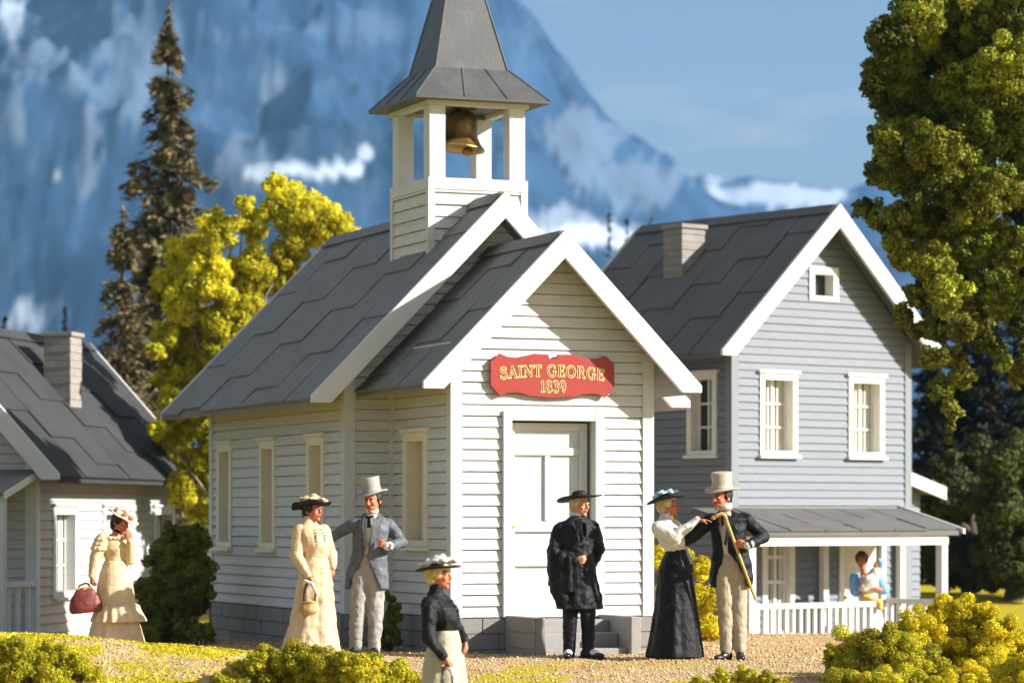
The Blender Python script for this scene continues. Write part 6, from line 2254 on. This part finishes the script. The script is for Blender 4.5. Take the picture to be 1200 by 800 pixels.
o, X = brim_hat(p, 0.185, (12, 4), 'straw', 0.075, 0.045, 0.085, 0.012, wave=0.010, off=(0, -0.02))
fuse(blobs(X, [(0.0, -0.10, 0.03, 0.03), (0.07, -0.05, 0.03, 0.03), (-0.07, -0.04, 0.035, 0.03), (0.03, 0.06, 0.045, 0.03), (-0.05, 0.08, 0.035, 0.03), (0.10, 0.04, 0.025, 0.028)], 9), 'hat_roses', M['rose'], o, 0.008, 1, 0.008)
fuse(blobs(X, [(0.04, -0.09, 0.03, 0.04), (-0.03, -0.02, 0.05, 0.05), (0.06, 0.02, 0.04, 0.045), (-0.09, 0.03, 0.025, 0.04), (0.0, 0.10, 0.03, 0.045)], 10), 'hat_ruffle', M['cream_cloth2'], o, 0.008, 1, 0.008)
# the bag
bp_ = P(101.5, 717, -0.17)
bag = empty('handbag', p.base + bp_, 0, 'red brown leather bag with a brass clasp, carried low by the woman in the gown', 'bag')
g = MB()
X = Matrix.Rotation(math.radians(-6), 4, 'Y') @ Matrix.Rotation(math.radians(14), 4, 'Z')
prof = [(-0.02, 0.155, 0.085), (0.02, 0.172, 0.098), (0.07, 0.172, 0.095), (0.14, 0.148, 0.07), (0.20, 0.105, 0.045), (0.235, 0.078, 0.028)]
rings = []
for z, rx, ry in prof:
    rings.append([X @ V(math.copysign(abs(math.cos(t)) ** 0.75, math.cos(t)) * rx, math.copysign(abs(math.sin(t)) ** 0.75, math.sin(t)) * ry, z + 0.015) for t in [2 * math.pi * i / 28 for i in range(28)]])
g.rings(rings)
fuse(g, 'bag_body', M['leather_red'], bag, 0.009, 3, 0.012)
fr_ = MB().box((-0.085, -0.026, 0.238), (0.085, 0.026, 0.258), X).box((-0.018, -0.034, 0.225), (0.018, -0.024, 0.262), X)
fr_.build('bag_clasp', M['brass'], bag, bevel=0.004)
MB().tube([X @ V(-0.06, 0, 0.255), X @ V(-0.045, 0, 0.28), X @ V(0.02, 0, 0.30), X @ V(0.05, 0, 0.285), X @ V(0.06, 0, 0.255)], 0.010, 8).build('bag_handle', M['leather_red'], bag, True)

# ---------------------------------------------------------------- 8 mother and baby on the porch
p = Person('woman in blue sleeves holding a baby on the porch of the house', 42.15, 1016, 778, -12)
P = p.P
hm = p.head(P(1010, 656, 0), -8, 10, -4, 1.0, True)
sh = [P(1002, 677, -0.02), P(1029, 677, 0.03)]
el = [P(1003, 694, -0.06), P(1036, 692, -0.02)]
wr = [P(1014, 690, -0.19), P(1024, 688, -0.19)]
waist, pel = P(1017, 703, 0), P(1019, 720, 0)
for i in (0, 1):
    p.limb([sh[i], el[i], wr[i]], [0.042, 0.036, 0.027])
    x = 1013 + i * 9
    p.limb([P(x, 725, 0), P(x, 752, 0), P(x, 779, 0)], [0.07, 0.05, 0.035])
p.loft(p.body, [(pel, 0.12, 0.085), (waist, 0.09, 0.075), (P(1016, 690, 0), 0.12, 0.09), (P(1015, 678, 0), 0.12, 0.07), (P(1013, 671, 0), 0.055, 0.05)], 24)
p.body.cap(P(1013, 673, 0), hm @ V(0, 0.015, -0.05), 0.045, 0.043)
p.palm = V(0, 0, 1)
p.hand(wr[0], (1, -0.2, 0.1), (0.2, -0.8, 0.5), 30, 0.95)
p.hand(wr[1], (-1, -0.25, 0.05), (0, -0.8, 0.5), 30, 0.95)
p.finish()
b = MB()
p.loft(b, [(P(1017, 706, 0), 0.125, 0.105), (P(1017, 698, 0), 0.14, 0.12), (P(1016, 688, 0), 0.17, 0.14), (P(1015, 679, 0), 0.17, 0.115), (P(1014, 674, 0), 0.11, 0.085)], 36)
p.part('bodice', b, 'white_cloth', 0.011, 2, 0.01)
for i in (0, 1):
    sl_ = MB()
    sl_.cap(sh[i], sh[i].lerp(el[i], 0.85), 0.082, 0.085)
    p.part('sleeve', sl_, 'blue_cloth', 0.011, 2, 0.008)
k = MB()
p.loft(k, [(P(1021, 778, 0), 0.27, 0.27, 0.04), (P(1021, 765, 0), 0.25, 0.25, 0.04), (P(1020, 735, 0), 0.20, 0.20, 0.02), (P(1019, 716, 0), 0.165, 0.155), (P(1017, 703, 0), 0.128, 0.112)], 48, fold)
p.part('skirt', k, 'white_cloth', 0.012, 2, 0.012)
ap = MB()
p.shell(ap, [(P(1021, 716, 0), 0.178, 0.168, 300, 0), (P(1019, 708, 0), 0.165, 0.155, 292, 0), (P(1017, 700, 0), 0.15, 0.135, 286, 0)], 20, 0.03)
ap = MB()
ap.cap(P(1013, 699, -0.13), P(1030, 706, -0.17), 0.05, 0.055)
ap.cap(P(1016, 700, -0.13), P(1032, 712, -0.17), 0.045, 0.04)
p.part('apron', ap, 'yellow_cloth', 0.010, 2, 0.014)
hair_shell(p, hm, 'hair_red', (0, 0.06, 0.06, 0.05))
mother = p
# baby
q = Person('baby in a white gown and blue bonnet, held by the woman on the porch', 41.95, 1028, 684, -40)
P = q.P
hm = q.head(P(1029, 661, 0), -70, -6, 12, 0.62, True)
q.loft(q.body, [(P(1016, 685, 0), 0.05, 0.05), (P(1019, 679, 0), 0.07, 0.06), (P(1025, 671, 0), 0.06, 0.05)], 20)
q.body.cap(P(1025, 672, 0), hm @ V(0, 0.02, -0.05), 0.04, 0.03)
q.body.cap(P(1017, 684, -0.02), P(1010, 686, -0.06), 0.032, 0.028)
q.body.cap(P(1017, 682, 0.03), P(1010, 685, 0.0), 0.032, 0.028)
q.body.cap(P(1022, 675, -0.06), P(1014, 676, -0.10), 0.026, 0.020)
q.palm = None
q.hand(P(1014, 676, -0.10), (-1, -0.2, 0.1), (0, -0.4, 1), 40, 0.5)
q.finish('skin_pale')
g = MB()
g.cap(P(1026, 671, 0), P(1018, 682, 0), 0.085, 0.10).cap(P(1018, 682, 0), P(1012, 688, -0.02), 0.10, 0.07).cap(P(1022, 675, -0.05), P(1016, 677, -0.09), 0.045, 0.04)
q.part('gown', g, 'white_cloth', 0.010, 2, 0.012)
bn = MB()
bn.ell((0, 0.045, 0.03), (0.098, 0.085, 0.108), hm).ell((0, 0.01, 0.09), (0.07, 0.07, 0.05), hm)
q.part('bonnet', bn, 'blue_cloth', 0.008, 2, 0.006)
